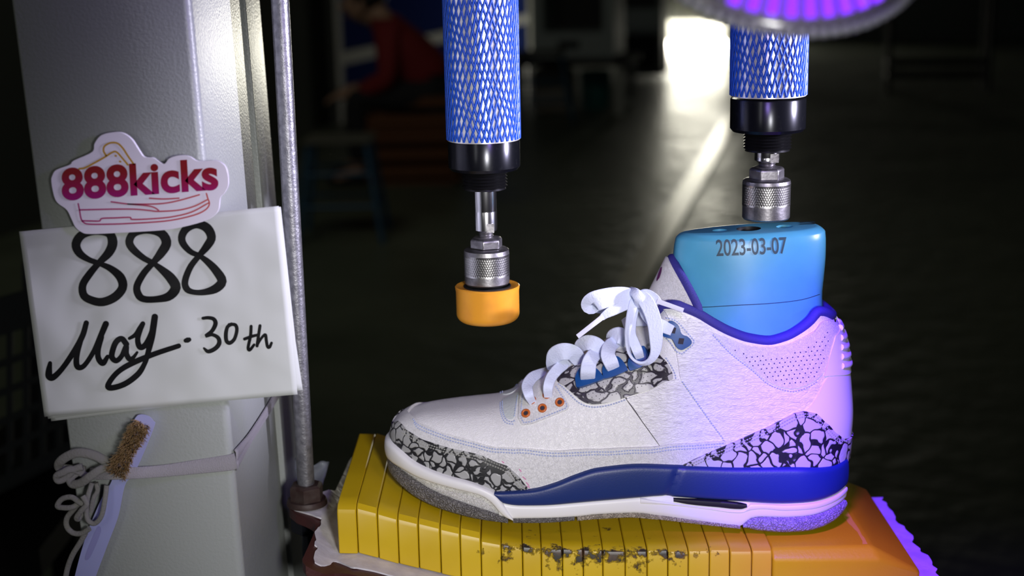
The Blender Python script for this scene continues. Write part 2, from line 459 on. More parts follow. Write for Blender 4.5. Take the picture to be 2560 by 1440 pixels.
M['wall_dark'] = mat('dim grey wall paint', (.10, .11, .11), .8)
M['wall_left'] = mat('dim grey green wall', (.06, .065, .058), .9, spec=.0)
M['ceiling'] = mat('dark ceiling', (.06, .06, .06), .9)
M['concrete'] = mat('sunlit concrete', (.62, .60, .52), .9)
M['navy_panel'] = mat('navy blue panel', (.012, .022, .11), .9, spec=.0)
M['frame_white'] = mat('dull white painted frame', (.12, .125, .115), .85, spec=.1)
M['shutter'] = mat('dark roller shutter', (.05, .05, .05), .7)

struct(mk('floor', *hbox((WL, WF, -.1), (WR, WB+.3, 0)), M['floor'], smooth=False))
struct(mk('ceiling', *hbox((WL, WF, CE), (WR, WB+.3, CE+.1)), M['ceiling'], smooth=False))
struct(mk('wall_left', *hbox((WL-.15, WF, 0), (WL, WB+.3, CE)), M['wall_left'], smooth=False))
struct(mk('wall_right', *hbox((WR, WF, 0), (WR+.15, WB+.3, CE)), M['wall_dark'], smooth=False))
struct(mk('wall_front', *hbox((WL, WF-.15, 0), (WR, WF, CE)), M['wall_dark'], smooth=False))
# far wall with a low loading opening under a half-lowered shutter
def back_at(u, v):
    d = ray(u, v); k = (WB - 0) / (d[:2] @ AX); p = CAM + d*k; return hall_ab(p)[0], p[2]
d0, _ = back_at(1666, 120); d1, _ = back_at(1812, 120); _, dtop = back_at(1729, 53); _, dbot = back_at(1729, 121)
DOOR_H = 2.2
struct(mk('wall_back', *join([hbox((WL, WB, 0), (d0, WB+.2, CE)), hbox((d1, WB, 0), (WR, WB+.2, CE)), hbox((d0, WB, DOOR_H), (d1, WB+.2, CE))]), M['wall_dark'], smooth=False))
sh = struct(mk('door_1', *hbox((d0-.05, WB+.205, dtop), (d1+.05, WB+.235, DOOR_H)), M['shutter'], smooth=False))
for k in range(14):
    z = dtop + .02 + k*(DOOR_H-dtop-.04)/14
    mk('shutter_slat', *hbox((d0, WB+.192, z), (d1, WB+.206, z+.09)), M['shutter'], sh, smooth=False)
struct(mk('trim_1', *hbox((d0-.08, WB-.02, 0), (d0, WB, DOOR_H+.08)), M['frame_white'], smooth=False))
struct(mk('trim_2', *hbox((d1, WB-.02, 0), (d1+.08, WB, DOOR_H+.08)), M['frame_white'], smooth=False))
struct(mk('ground', *hbox((-30, WB+.3, -.12), (30, WB+45, -.02)), M['concrete'], smooth=False))
struct(mk('trim_3', *hbox((d0, WB, -.01), (d1, WB+.3, .004)), M['concrete'], smooth=False))
# daylight entering through the open strip under the shutter
dl = area('daylight_in_doorway', H((d0+d1)/2, WB+.26, dtop/2+.01), H((d0+d1)/2, WB-5, dtop/2-.2), 260, (1.0, .96, .80), abs(d1-d0), dtop-.02)
# painted floor line
lp = [(FL(1836, 295)), (FL(1560, 790))]
(a0, b0), (a1, b1) = FL(1822, 311), FL(1640, 600)
am = (a0+a1)/2
mk_line = mk('floor_line', *hbox((am-.055, 1.5, 0), (am+.055, 14.0, .003)), mat('faded white line paint', (.80, .78, .66), .24, col2=(.62, .58, .38), cscale=3, spec=.7), smooth=False)
tag(mk_line, 'straight pale painted line running along the workshop floor', 'floor line')

# ---- left wall: white framed blue panels
def wall_hit(u, v, a=WL):
    d = ray(u, v); k = a / (d[:2] @ LAT); p = CAM + d*k; return hall_ab(p)[1], p[2]
t = thing('partition', 'blue panelled partition with white frame behind the seated person', 'partition', H(WL+.03, 9, 0))
bA, _ = wall_hit(835, 150); _, zr = wall_hit(835, 147); b_end, _ = wall_hit(1310, 60)
for k, (z0, z1) in enumerate(((.1, zr-.05), (zr+.05, 2.6))):
    mk('panel', *hbox((WL+.005, bA, z0), (WL+.03, b_end, z1)), M['navy_panel'], t, smooth=False)
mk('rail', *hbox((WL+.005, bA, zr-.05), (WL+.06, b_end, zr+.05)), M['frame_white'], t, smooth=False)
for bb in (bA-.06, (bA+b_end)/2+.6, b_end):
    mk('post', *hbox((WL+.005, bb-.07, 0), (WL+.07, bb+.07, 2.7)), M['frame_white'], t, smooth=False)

# ---- blue stool
def stool(name, label, u, v, h, w, col):
    a, b = FL(u, v); c = H(a, b, 0)
    t = thing(name, label, 'stool', c)
    mm = mat('painted steel tube ' + name, col, .5)
    top = mk('seat', *box_vf((c[0]-w/2, c[1]-w/2, h-.02), (c[0]+w/2, c[1]+w/2, h)), mat('stool seat board', (.10, .10, .075), .7), t)
    bevel(top, .006)
    for sx in (-1, 1):
        for sy in (-1, 1):
            p0 = c + np.array([sx*w*.42, sy*w*.42, h-.02]); p1 = c + np.array([sx*w*.62, sy*w*.62, 0])
            mk('leg', *bar_vf(p0, p1, .013), mm, t)
    for z in (.16, .30):
        k = .42 + .2*(1 - z/h)
        cs = [c + np.array([sx*w*k, sy*w*k, z]) for sx, sy in ((-1,-1),(1,-1),(1,1),(-1,1))]
        for i in range(4): mk('stretcher', *bar_vf(cs[i], cs[(i+1) % 4], .009), mm, t)
    return t
stool('metal_stool', 'blue tube framed work stool standing on the dark floor at left', 862, 590, .45, .30, (.025, .09, .16))
stool('low_stool', 'blue legged low stool beside the grey table machine', 1345, 300, .52, .42, (.03, .10, .17))

# ---- orange crate that the person sits on
a, b = FL(1040, 450); c = H(a, b, 0)
t = thing('plastic_crate', 'dark orange slatted plastic crate under the seated person', 'crate', c)
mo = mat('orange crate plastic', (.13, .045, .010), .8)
cw, cdp, ch = .52, .36, .30
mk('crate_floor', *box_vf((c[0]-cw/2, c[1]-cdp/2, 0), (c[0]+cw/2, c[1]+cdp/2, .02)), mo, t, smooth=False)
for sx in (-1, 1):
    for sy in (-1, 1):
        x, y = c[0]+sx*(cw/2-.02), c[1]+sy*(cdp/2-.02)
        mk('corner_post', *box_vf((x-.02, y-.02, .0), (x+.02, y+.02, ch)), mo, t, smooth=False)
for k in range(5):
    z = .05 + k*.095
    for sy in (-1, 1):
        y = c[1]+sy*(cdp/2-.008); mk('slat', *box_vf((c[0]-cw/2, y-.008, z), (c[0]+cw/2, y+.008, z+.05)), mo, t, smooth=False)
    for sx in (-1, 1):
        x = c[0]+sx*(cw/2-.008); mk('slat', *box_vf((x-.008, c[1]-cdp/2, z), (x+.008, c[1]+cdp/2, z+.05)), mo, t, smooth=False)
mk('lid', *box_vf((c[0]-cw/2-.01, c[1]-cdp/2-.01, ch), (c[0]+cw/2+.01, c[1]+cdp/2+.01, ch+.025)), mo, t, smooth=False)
CR = c; SEAT = ch + .025

# ---- seated person in a red jacket, bent forward over the work
def skin_obj(name, verts, edges, rad, m, parent, sub=2, root=0):
    v = np.array(verts, float) - np.array(parent.get('base', (0, 0, 0)))
    me = bpy.data.meshes.new(name); me.from_pydata(v.tolist(), edges, [])
    o = bpy.data.objects.new(name, me); COL.objects.link(o); o.parent = parent
    sk = o.modifiers.new('skin', 'SKIN'); sk.use_smooth_shade = True
    for i, r in enumerate(rad):
        r = (r, r) if np.isscalar(r) else r
        me.skin_vertices[0].data[i].radius = r; me.skin_vertices[0].data[i].use_root = (i == root)
    s = o.modifiers.new('subd', 'SUBSURF'); s.levels = sub; s.render_levels = sub
    me.materials.append(m); return o
M['skin'] = mat('skin', (.42, .25, .16), .55); M['jacket'] = mat('dark red jacket', (.22, .012, .014), .8)
M['trousers'] = mat('black trousers', (.012, .012, .014), .85); M['hair'] = mat('black hair', (.012, .010, .009), .6)
pp = thing('person', 'seated person in dark red jacket and black trousers bending forward at left', 'person', (CR[0], CR[1], 0))
o0 = np.array([CR[0]+.10, CR[1], SEAT])
hip = o0 + [0, 0, .18]; belly = hip + [-.05, 0, .13]; chest = hip + [-.17, 0, .30]; neck = hip + [-.27, 0, .40]
head = hip + [-.36, -.01, .47]; crown = head + [-.02, 0, .12]; jaw = head + [-.075, 0, -.07]
def limb(s):
    sh_ = chest + [-.045, s*.17, .035]; el = sh_ + [.0, s*.05, -.27]; wr = el + [-.21, -s*.06, -.06]
    hp = hip + [-.02, s*.09, -.03]; kn = hp + [-.40, s*.07, .02]; an = kn + [.03, s*.0, -.45]; toe = an + [-.17, s*.02, -.045]
    an[2] = .08; toe[2] = .035
    return sh_, el, wr, hp, kn, an, toe
Lb, Rb = limb(-1), limb(1)
V = [hip, belly, chest, neck, head]; E = [(0, 1), (1, 2), (2, 3), (3, 4)]; R = [.115, .115, .13, .055, (.085, .085)]
V.append(crown); E.append((4, 5)); R.append(.075)
V.append(jaw); E.append((4, 6)); R.append(.045)
for Lm, s in ((Lb, -1), (Rb, 1)):
    n0 = len(V); V += [Lm[0], Lm[1], Lm[2]]; E += [(2, n0), (n0, n0+1), (n0+1, n0+2)]; R += [.055, .042, .028]
    palm = Lm[2] + np.array([-.07, 0, -.015]); V.append(palm); E.append((n0+2, n0+3)); R.append((.035, .016))
    for q in range(4):
        k1 = palm + np.array([-.04, s*(.028-.019*q), -.01]); k2 = k1 + np.array([-.028 - .006*(q in (1, 2)), 0, -.03])
        m0 = len(V); V += [k1, k2]; E += [(n0+3, m0), (m0, m0+1)]; R += [.0095, .008]
    th = palm + np.array([.0, -s*.04, -.01]); m0 = len(V); V += [th, th + np.array([-.035, -s*.008, -.02])]; E += [(n0+3, m0), (m0, m0+1)]; R += [.011, .009]
    n0 = len(V); V += [Lm[3], Lm[4], Lm[5], Lm[6]]; E += [(0, n0), (n0, n0+1), (n0+1, n0+2), (n0+2, n0+3)]; R += [.085, .06, .04, .035]
skin_obj('body', V, E, R, M['skin'], pp)
V = [hip + np.array([.01, 0, -.01]), belly, chest, neck - np.array([-.02, 0, .02])]; E = [(0, 1), (1, 2), (2, 3)]; R = [.168, .165, .178, .08]
for Lm in (Lb, Rb):
    n0 = len(V); V += [Lm[0], Lm[1], Lm[2] + np.array([.03, 0, 0])]; E += [(2, n0), (n0, n0+1), (n0+1, n0+2)]; R += [.08, .062, .045]
skin_obj('jacket', V, E, R, M['jacket'], pp)
V = [hip - np.array([0, 0, .02])]; E = []; R = [.13]
for Lm in (Lb, Rb):
    n0 = len(V); V += [Lm[3], Lm[4], Lm[5] + np.array([0, 0, .03])]; E += [(0, n0), (n0, n0+1), (n0+1, n0+2)]; R += [.105, .078, .058]
skin_obj('trousers', V, E, R, M['trousers'], pp)
for Lm in (Lb, Rb):
    skin_obj('shoe', [Lm[5] + np.array([.03, 0, -.035]), Lm[5] + np.array([-.05, 0, -.035]), Lm[6] + np.array([-.02, 0, 0.005])], [(0, 1), (1, 2)], [.042, .044, .036], M['trousers'], pp, 2)
def ball_vf(c, r, n=16, m=10):
    v, f = [], []
    for j in range(m+1):
        a = math.pi*j/m
        for i in range(n): b_ = 2*math.pi*i/n; v.append((c[0]+r[0]*math.sin(a)*math.cos(b_), c[1]+r[1]*math.sin(a)*math.sin(b_), c[2]+r[2]*math.cos(a)))
    for j in range(m):
        for i in range(n): k = (i+1) % n; f.append((j*n+i, j*n+k, (j+1)*n+k, (j+1)*n+i))
    return v, f
hv, hf = ball_vf(head + np.array([.03, 0, .055]), (.105, .092, .105)); mk('hair', hv, hf, M['hair'], pp, merge=1e-5)
mk('nose', *ball_vf(head + np.array([-.112, 0, -.01]), (.018, .013, .02), 10, 8), M['skin'], pp, merge=1e-5)
for s in (-1, 1):
    mk('ear', *ball_vf(head + np.array([.0, s*.088, -.005]), (.02, .009, .03), 10, 8), M['skin'], pp, merge=1e-5)
    mk('eye', *ball_vf(head + np.array([-.088, s*.033, .02]), (.009, .011, .009), 8, 6), M['hair'], pp, merge=1e-5)
mk('mouth', *ball_vf(head + np.array([-.098, 0, -.062]), (.01, .022, .006), 8, 6), mat('lips', (.28, .10, .09), .5), pp, merge=1e-5)

# ---- grey machine on a table, further back
a, b = FL(1440, 285); zt = .48
def at_b(u, v, b):           # point on the cross-hall plane at distance b
    d = ray(u, v); k = b / (d[:2] @ AX); p = CAM + d*k; return hall_ab(p)[0], p[2]
aL, z0 = at_b(1330, 145, b); aR, z1 = at_b(1536, 80, b); _, ztop = at_b(1430, -140, b)
t = thing('table_machine', 'grey cabinet machine with pale drawer front and black opening', 'machine', H((aL+aR)/2, b+.3, z0))
gm = mat('grey machine enamel', (.42, .48, .47), .6)
for (x0, x1) in ((aL, aL+.09), (aR-.09, aR)): mk('side_panel', *hbox((x0, b, z1), (x1, b+.6, ztop)), gm, t, smooth=False)
mk('back_panel', *hbox((aL, b+.58, z1), (aR, b+.6, ztop)), M['black'], t, smooth=False)
mk('top_panel', *hbox((aL, b, ztop-.05), (aR, b+.6, ztop)), gm, t, smooth=False)
dr = mk('drawer', *hbox((aL, b, z0), (aR, b+.6, z1)), gm, t, smooth=False)
h0, hz0 = at_b(1396, 121, b); h1, hz1 = at_b(1448, 101, b)
hd = mk('handle', *hbox((h0, b-.015, hz0), (h1, b+.001, hz1)), M['black'], t, smooth=False); sub(hd, dr)
t2 = thing('work_table', 'dark topped table carrying the grey cabinet machine', 'table', H((aL+aR)/2, b+.3, 0))
mk('table_top', *hbox((aL-.25, b-.1, z0-.06), (aR+.12, b+.7, z0-.001)), M['black'], t2, smooth=False)
for x in (aL-.2, aR+.05):
    for y in (b-.06, b+.62): mk('leg', *hbox((x-.03, y-.03, 0), (x+.03, y+.03, z0-.06)), M['dirty_white'], t2, smooth=False)
ba, _ = at_b(1440, 200, b+.2)
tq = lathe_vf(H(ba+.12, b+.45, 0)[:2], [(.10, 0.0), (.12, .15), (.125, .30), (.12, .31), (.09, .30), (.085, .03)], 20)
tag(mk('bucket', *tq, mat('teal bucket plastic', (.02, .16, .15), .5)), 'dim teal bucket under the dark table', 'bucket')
sa, _ = at_b(1385, 230, b+.1)
tag(bevel(mk('sack', *hbox((sa-.16, b-.02, 0), (sa+.16, b+.24, .36)), mat('pale sack cloth', (.30, .27, .23), .9, bump=.02, bscale=8)), .06, 4), 'pale cloth sack leaning under the table', 'sack')

# ---- dark cabinet with a pale base near the doorway
a, b = FL(1600, 196)
aL, z0 = at_b(1545, 176, b); aR, _ = at_b(1655, 176, b); _, z1 = at_b(1600, 60, b); _, ztop = at_b(1600, -130, b)
t = thing('cabinet', 'black fronted cabinet on a white plinth left of the bright doorway', 'cabinet', H((aL+aR)/2, b+.3, 0))
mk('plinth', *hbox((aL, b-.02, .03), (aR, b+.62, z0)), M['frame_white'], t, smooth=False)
mk('body', *hbox((aL, b, z0), (aR, b+.6, ztop)), gm, t, smooth=False)
mk('door', *hbox((aL+.04, b-.02, z0+.02), (aR-.04, b, z1-.1)), M['black'], t, smooth=False)
mk('door', *hbox((aL+.04, b-.02, z1+.16), (aR-.04, b, ztop-.08)), M['black'], t, smooth=False)

# ---- perforated basket in the dark at far left
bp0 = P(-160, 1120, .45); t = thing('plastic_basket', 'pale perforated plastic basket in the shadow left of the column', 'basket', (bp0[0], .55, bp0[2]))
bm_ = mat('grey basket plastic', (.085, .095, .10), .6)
tl, tr = P(-160, 790, .52), P(185, 690, .66); bl, br = P(-160, 1310, .46), P(185, 1130, .60)
def quad(u, v, off=0.0): return (tl*(1-u) + tr*u)*(1-v) + (bl*(1-u) + br*u)*v + np.array([0, off, 0])
def wall_bar(name, u0, u1, v0, v1, off=0.0, th=.004):
    c8 = [quad(u, v, off+k) for k in (0, th) for (u, v) in ((u0, v0), (u1, v0), (u1, v1), (u0, v1))]
    mk(name, c8, [(0,3,2,1),(4,5,6,7),(0,1,5,4),(1,2,6,5),(2,3,7,6),(3,0,4,7)], bm_, t, smooth=False)
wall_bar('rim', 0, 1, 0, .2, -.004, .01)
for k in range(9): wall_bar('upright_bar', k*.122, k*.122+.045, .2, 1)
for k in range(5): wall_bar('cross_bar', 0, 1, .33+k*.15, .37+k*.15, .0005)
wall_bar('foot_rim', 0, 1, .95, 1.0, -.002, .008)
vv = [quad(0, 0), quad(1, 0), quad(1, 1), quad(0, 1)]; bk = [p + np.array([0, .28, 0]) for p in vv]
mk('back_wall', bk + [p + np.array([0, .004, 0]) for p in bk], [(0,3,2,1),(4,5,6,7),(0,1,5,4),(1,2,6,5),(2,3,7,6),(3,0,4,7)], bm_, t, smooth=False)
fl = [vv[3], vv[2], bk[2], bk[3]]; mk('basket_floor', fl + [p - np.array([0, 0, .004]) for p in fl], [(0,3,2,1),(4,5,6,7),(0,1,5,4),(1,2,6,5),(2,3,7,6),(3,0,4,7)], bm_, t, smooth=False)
cr = quad(.5, 1); b0 = thing('storage_bench', 'dark low bench under the perforated basket at left', 'bench', (cr[0], .7, 0))
zb_ = min(quad(0, 1)[2], quad(1, 1)[2]) - .006
mk('bench_top', *box_vf((bl[0]-.05, .40, zb_-.03), (br[0]+.02, 1.0, zb_)), M['black'], b0, smooth=False)
for x in (bl[0]-.03, br[0]-.02):
    for y in (.43, .96): mk('leg', *box_vf((x-.02, y-.02, 0), (x+.02, y+.02, zb_-.03)), M['black'], b0, smooth=False)

# ---- steel rack lost in the dark on the right
_, b = FL(2222, 232); aL, z0 = at_b(2222, 190, b); aR, _ = at_b(2470, 215, b)
t = thing('steel_rack', 'dim steel shelf rack in the dark at the right', 'rack', H((aL+aR)/2, b+.2, 0))
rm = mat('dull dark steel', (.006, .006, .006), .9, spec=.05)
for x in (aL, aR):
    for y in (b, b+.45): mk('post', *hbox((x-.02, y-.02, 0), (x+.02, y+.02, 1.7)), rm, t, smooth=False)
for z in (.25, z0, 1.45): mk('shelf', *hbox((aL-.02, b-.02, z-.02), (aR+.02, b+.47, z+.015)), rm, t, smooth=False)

# ================================================================== press frame
YC = -0.12
def col_corner(u0, v0, u1, v1, Y):
    a, b = P(u0, v0, Y), P(u1, v1, Y); d = (b - a) / (b[2] - a[2])
    return lambda z: a + d*(z - a[2])
cl = col_corner(28, 0, 203, 1353, YC); crn = col_corner(476, 0, 610, 1440, YC)
DEP, DEP2 = .155, .205
t = thing('sole_press', 'pale powder coated steel column of the sole press', 'machine frame', (cl(.8)[0]+.05, YC+.1, 0.0))
ZT = 1.75; ZB = 0.02
def col_ring(z, y0, y1, x_off0=0, x_off1=0, r=.004, back=True):
    a, b = cl(z), crn(z); x0, x1 = a[0]+x_off0, b[0]+x_off1
    out = [(x0, y1, z), (x0, y0+r*.3, z), (x0+r*.3, y0, z)]
    for k in range(7):
        q = math.pi/2*k/6; out.append((x1-r+r*math.sin(q), y0+r-r*math.cos(q), z))
    out.append((x1, y1, z)); return out
def col_part(name, y0, y1, xo0, xo1, m, r=.004):
    rings = [col_ring(z, y0, y1, xo0, xo1, r) for z in (ZB, .5, .8, 1.0, 1.2, ZT)]
    n = len(rings[0]); v = [p for r_ in rings for p in r_]; f = []
    for j in range(len(rings)-1):
        for i in range(n): k = (i+1) % n; f.append((j*n+i, j*n+k, (j+1)*n+k, (j+1)*n+i))
    f += [tuple(range(n)), tuple(range((len(rings)-1)*n, len(rings)*n))]
    return mk(name, v, f, m, t, sharp=50)
col_part('column', YC, YC+DEP, 0, 0, M['column'], .005)
col_part('seam', YC+DEP, YC+DEP+.012, .004, -.003, M['seam'], .0005)
col_part('rear_plate', YC+DEP+.012, YC+DEP2+.02, -.002, .002, M['column'], .001)
armx0, armx1 = cl(1.5)[0]-.02, .42
bevel(mk('arm', *box_vf((armx0, -.09, 1.52), (armx1, .10, 1.74)), M['column'], t), .006)
bevel(mk('foot', *box_vf((cl(.1)[0]-.05, -.25, 0), (.45, .30, .06)), M['column'], t), .006)
bevel(mk('pedestal', *box_vf((-.10, -.06, .06), (.28, .11, .735)), M['column'], t), .006)

# ---- tie rod with nut
rx = P(771, 1266, 0)[0]
rod_top = P(700, 0, 0); rod_bot = P(766, 1225, 0)
dv = (rod_bot - rod_top) / (rod_bot[2] - rod_top[2])
t = thing('tie_rod', 'long galvanised rod standing in a rusty flange nut beside the column', 'rod', (rod_bot[0], 0, rod_bot[2]-.02))
def rp(z): q = rod_top + dv*(z - rod_top[2]); return q
zt_ = rod_bot[2]
RR = 22.0 * depth(rp(1.0)) / F
mk('shaft', *tube_vf([rp(z) for z in np.linspace(zt_+.004, 1.519, 12)], RR, 24), M['galv'], t)
thr = [(RR*(.86 if i % 2 else .97), zt_ + .006 - i*.0009) for i in range(24)]
ctr = rp(zt_)[:2]
lathe('thread_end', ctr, thr, M['galv'], t, 24)
zw = P(770, 1268, -.012)[2]
nr = 43 * depth(rod_bot) / F
nut = lathe('nut', ctr, [(nr*.82, zw+.0135), (nr*.98, zw+.012), (nr, zw+.0105), (nr, zw+.002), (nr, zw)], M['rust'], t, 6, .5, 20)
lathe('washer', ctr, [(nr*.6, zw+.0025), (nr*1.1, zw+.002), (nr*1.18, zw), (nr*1.18, zw-.002), (nr*.6, zw-.002)], M['rust'], t, 36)
lathe('lower_nut', ctr, [(nr*.7, zw-.009), (nr*1.0, zw-.009), (nr*1.0, zw-.022), (nr*.75, zw-.024)], M['black_metal'], t, 6, .3)
lathe('lower_stud', ctr, [(RR*.9, zw-.02), (RR*.9, zw-.05)], M['black_metal'], t, 20)
ROD_C = ctr; ZPL = zw - .003

# ================================================================== yellow saddle of slats
YF, YB = -0.066, 0.085
ub = [842, 891, 943, 994, 1045, 1100, 1150, 1202, 1253, 1306, 1353, 1406, 1458, 1507, 1563, 1618, 1670, 1721, 1774, 1825, 1880, 1931]
vb = [1288, 1284, 1297, 1311, 1323, 1336, 1347, 1358, 1367, 1374, 1378, 1381, 1382, 1383, 1384, 1384, 1384, 1384, 1383, 1383, 1383, 1383]
bx = [P(u, v, YF) for u, v in zip(ub, vb)]
BEV = .0055
sad = thing('slat_saddle', 'worn yellow cradle of narrow slats with an amber end block under the sneaker', 'shoe support', (float(np.mean([p[0] for p in bx])), 0, bx[12][2]-.03))
HS = .029
for k in range(21):
    a, b = bx[k].copy(), bx[k+1].copy()
    if k == 0: a[2] = b[2] + .0005
    j = RNG.uniform(-.0004, .0004); g = .00022
    a[0] += g; b[0] -= g
    prof = [(YF, -HS), (YF + j, 0.0), (YF+.0012+j, .0028), (YF+BEV, BEV), (YF+BEV+.012, BEV+.0006), (0, BEV), (YB, BEV)]
    if k > 6: prof = [(YF, -HS), (YF+j, -.001), (YF+.001+j, .0012), (YF+.004, .0026), (YF+.014, .003), (0, .003), (YB, .003)]
    prof.append((YB, -HS)); n = len(prof); v = []
    for p in (a, b):
        for (y, dz) in prof: v.append((p[0], y, p[2] + dz + j))
    # inner column of verts so wear and bevels shade well
    f = [tuple(range(n)), tuple(range(n, 2*n))] + [(i, (i+1) % n, (i+1) % n + n, i + n) for i in range(n)]
    o = mk('slat', v, f, M['yellow'], sad, sharp=28)
    bevel(o, .0008, 2, 50)
    me = o.data; at_ = me.attributes.new('wear', 'FLOAT', 'POINT')
    lv = min(1, max(0, 1.3 - abs(k - 11.5)/7.5))
    wv = []
    for p in (0, 1):
        for i in range(n):
            wv.append(lv*(.36 if i in (1, 2) else .22 if i == 3 else .16 if i == 4 else .12 if i == 5 else .0) if k >= 6 else -.08)
    at_.data.foreach_set('value', wv)
# end block
e0 = bx[21]; zt2 = e0[2] + .0012
er = P(2186, 1372, YF); er2 = P(2312, 1440, YF)
xr, xr2 = er[0], er[0] + .034
zlow = zt2 - .03
def ring(x0, x1, y0, y1, z0l, z1r): return [(x0, y0, z0l), (x1, y0, z1r), (x1, y1, z1r), (x0, y1, z0l)]
x0 = e0[0] + .0003
rv = ring(x0, xr, YF+.007, YB-.004, zt2, zt2) + [(x0, YF, zt2-.006), (xr+.004, YF, zt2-.0075), (xr2, YF+.006, zt2-.019), (xr2-.001, YB, zt2-.015), (xr+.0, YB, zt2-.003), (x0, YB, zt2-.003)] \
   + [(x0, YF, e0[2]-HS), (xr+.004, YF, e0[2]-HS), (xr2, YF+.006, e0[2]-HS), (xr2-.001, YB, e0[2]-HS), (xr, YB, e0[2]-HS), (x0, YB, e0[2]-HS)]
rf = [(0, 1, 2, 3), (0, 4, 5, 1), (1, 5, 6), (1, 6, 7, 2), (2, 7, 8), (2, 8, 9, 3), (3, 9, 4, 0), (4, 10, 11, 5), (5, 11, 12, 6), (6, 12, 13, 7), (7, 13, 14, 8), (8, 14, 15, 9), (9, 15, 10, 4), (10, 15, 14, 13, 12, 11)]
bevel(mk('end_block', rv, rf, M['amber_pad'], sad, sharp=50), .0035, 4, 18)
# worn lighter strip on the ridge of the end block
ry = np.linspace(YB-.01, YF+.009, 26); rj = RNG.uniform(-.0008, .0008, 26)
rv = [(xr-.0058+rj[i]-.0015*math.sin(i*.5), ry[i], zt2+.00015) for i in range(26)] + [(xr-.0022+rj[-i]*.5, ry[i], zt2+.00015) for i in range(26)]
mk('worn_ridge', rv, [(i, i+1, i+27, i+26) for i in range(25)], mat('bare yellow streak', (.72, .50, .03), .45), sad, recalc=False, smooth=False)

# ---- support plate under the saddle
zlo = [p[2] - HS - .0005 for p in bx]
px_ = [-.2, ROD_C[0]+.012, bx[0][0]-.003] + [p[0] for p in bx[1:]] + [xr, .32]
pz_ = [ZPL, ZPL, min(ZPL, zlo[1])] + [min(ZPL, z) for z in zlo[1:]] + [zlo[-1], zlo[-1]]
plz = lambda x: float(np.interp(x, px_, pz_))
def pl_xy(u, v):
    z = ZPL
    for _ in range(12): p = PZ(u, v, z); z = plz(p[0])
    return p[:2]
out = [pl_xy(*q) for q in [(722, 1262), (728, 1248), (748, 1238), (800, 1232), (838, 1227), (856, 1190), (873, 1152), (885, 1137), (905, 1133)]]
out += [(bx[1][0]+.05, .105), (.15, .105)]
rE = [PZ(2203, 1243, plz(.3))[:2], PZ(2351, 1440, plz(.3))[:2]]
for k in range(26):
    q = rE[0]*(1-k/25) + rE[1]*(k/25); out.append((q[0] + RNG.uniform(-.0025, .0025), q[1]))
q = rE[1]; out += [(q[0]+.004, -.10), (.1, -.118), (-.02, -.112)]
jag = [(1010, 1446), (930, 1425), (880, 1418), (868, 1412), (843, 1402), (833, 1404), (826, 1412), (800, 1412), (787, 1405), (784, 1395), (786, 1385), (788, 1378), (794, 1372), (794, 1366), (786, 1362), (787, 1354), (791, 1350), (788, 1338), (786, 1330), (793, 1322), (795, 1318), (800, 1316), (803, 1310), (802, 1303), (805, 1296), (795, 1292), (780, 1286), (755, 1279), (735, 1273)]
jag = [pl_xy(*q) for q in jag]
out += jag
out = resample(np.vstack([out, out[:1]]), .0022)[:-1]
V2, T2 = fill2d(out, .006)
sp = thing('support_plate', 'chipped white enamelled plate under the yellow slats', 'plate', (0, 0, plz(.0)-.006))
mk('enamel_skin', *slab(V2, T2, lambda p: (p[0], p[1], plz(p[0])), lambda p: (p[0], p[1], plz(p[0])-.0012)), M['plate'], sp, sharp=30)
core = [(-.142, -.118), (-.131, -.092), (-.1285, -.06)]
c2 = np.array([pl_xy(*q) for q in [(722, 1266), (728, 1248), (748, 1238), (800, 1232), (838, 1227), (860, 1190)]] + [(bx[1][0]+.05, .10), (.15, .10), tuple(rE[0]-.004), tuple(rE[1]-[.004, 0]), (rE[1][0], -.098), (.1, -.122), (-.03, -.119)] + [pl_xy(*q) for q in [(930, 1448), (840, 1428), (792, 1425), (760, 1408), (755, 1395), (770, 1362), (782, 1335), (790, 1308), (770, 1294), (740, 1282)]])
V2, T2 = fill2d(resample(np.vstack([c2, c2[:1]]), .005)[:-1], .008)
mk('steel_core', *slab(V2, T2, lambda p: (p[0], p[1], plz(p[0])-.0013), lambda p: (p[0], p[1], plz(p[0])-.008)), M['rust_dark'], sp, sharp=30)
# crumpled clear plastic film behind the rod
bq = [P(724, 1148, .09), P(822, 1160, .10), P(800, 1228, .09), P(724, 1236, .09)]
gv = []; gf = []; nn_ = 15
for j in range(nn_):
    for i in range(nn_):
        u, v = i/(nn_-1), j/(nn_-1)
        p = (bq[0]*(1-u)+bq[1]*u)*(1-v) + (bq[3]*(1-u)+bq[2]*u)*v
        p = p + np.array([0, 1, .2])*.012*noise.noise(Vector((u*4, v*4, 1.3))) + np.array([0, -.002*v, 0]); gv.append(p)
for j in range(nn_-1):
    for i in range(nn_-1): a = j*nn_+i; gf.append((a, a+1, a+nn_+1, a+nn_))
fo = mk('plastic_film', gv, gf, M['bag']); m_ = fo.modifiers.new('th', 'SOLIDIFY'); m_.thickness = .0004
tag(fo, 'crumpled clear plastic film behind the rod and nut', 'plastic bag')

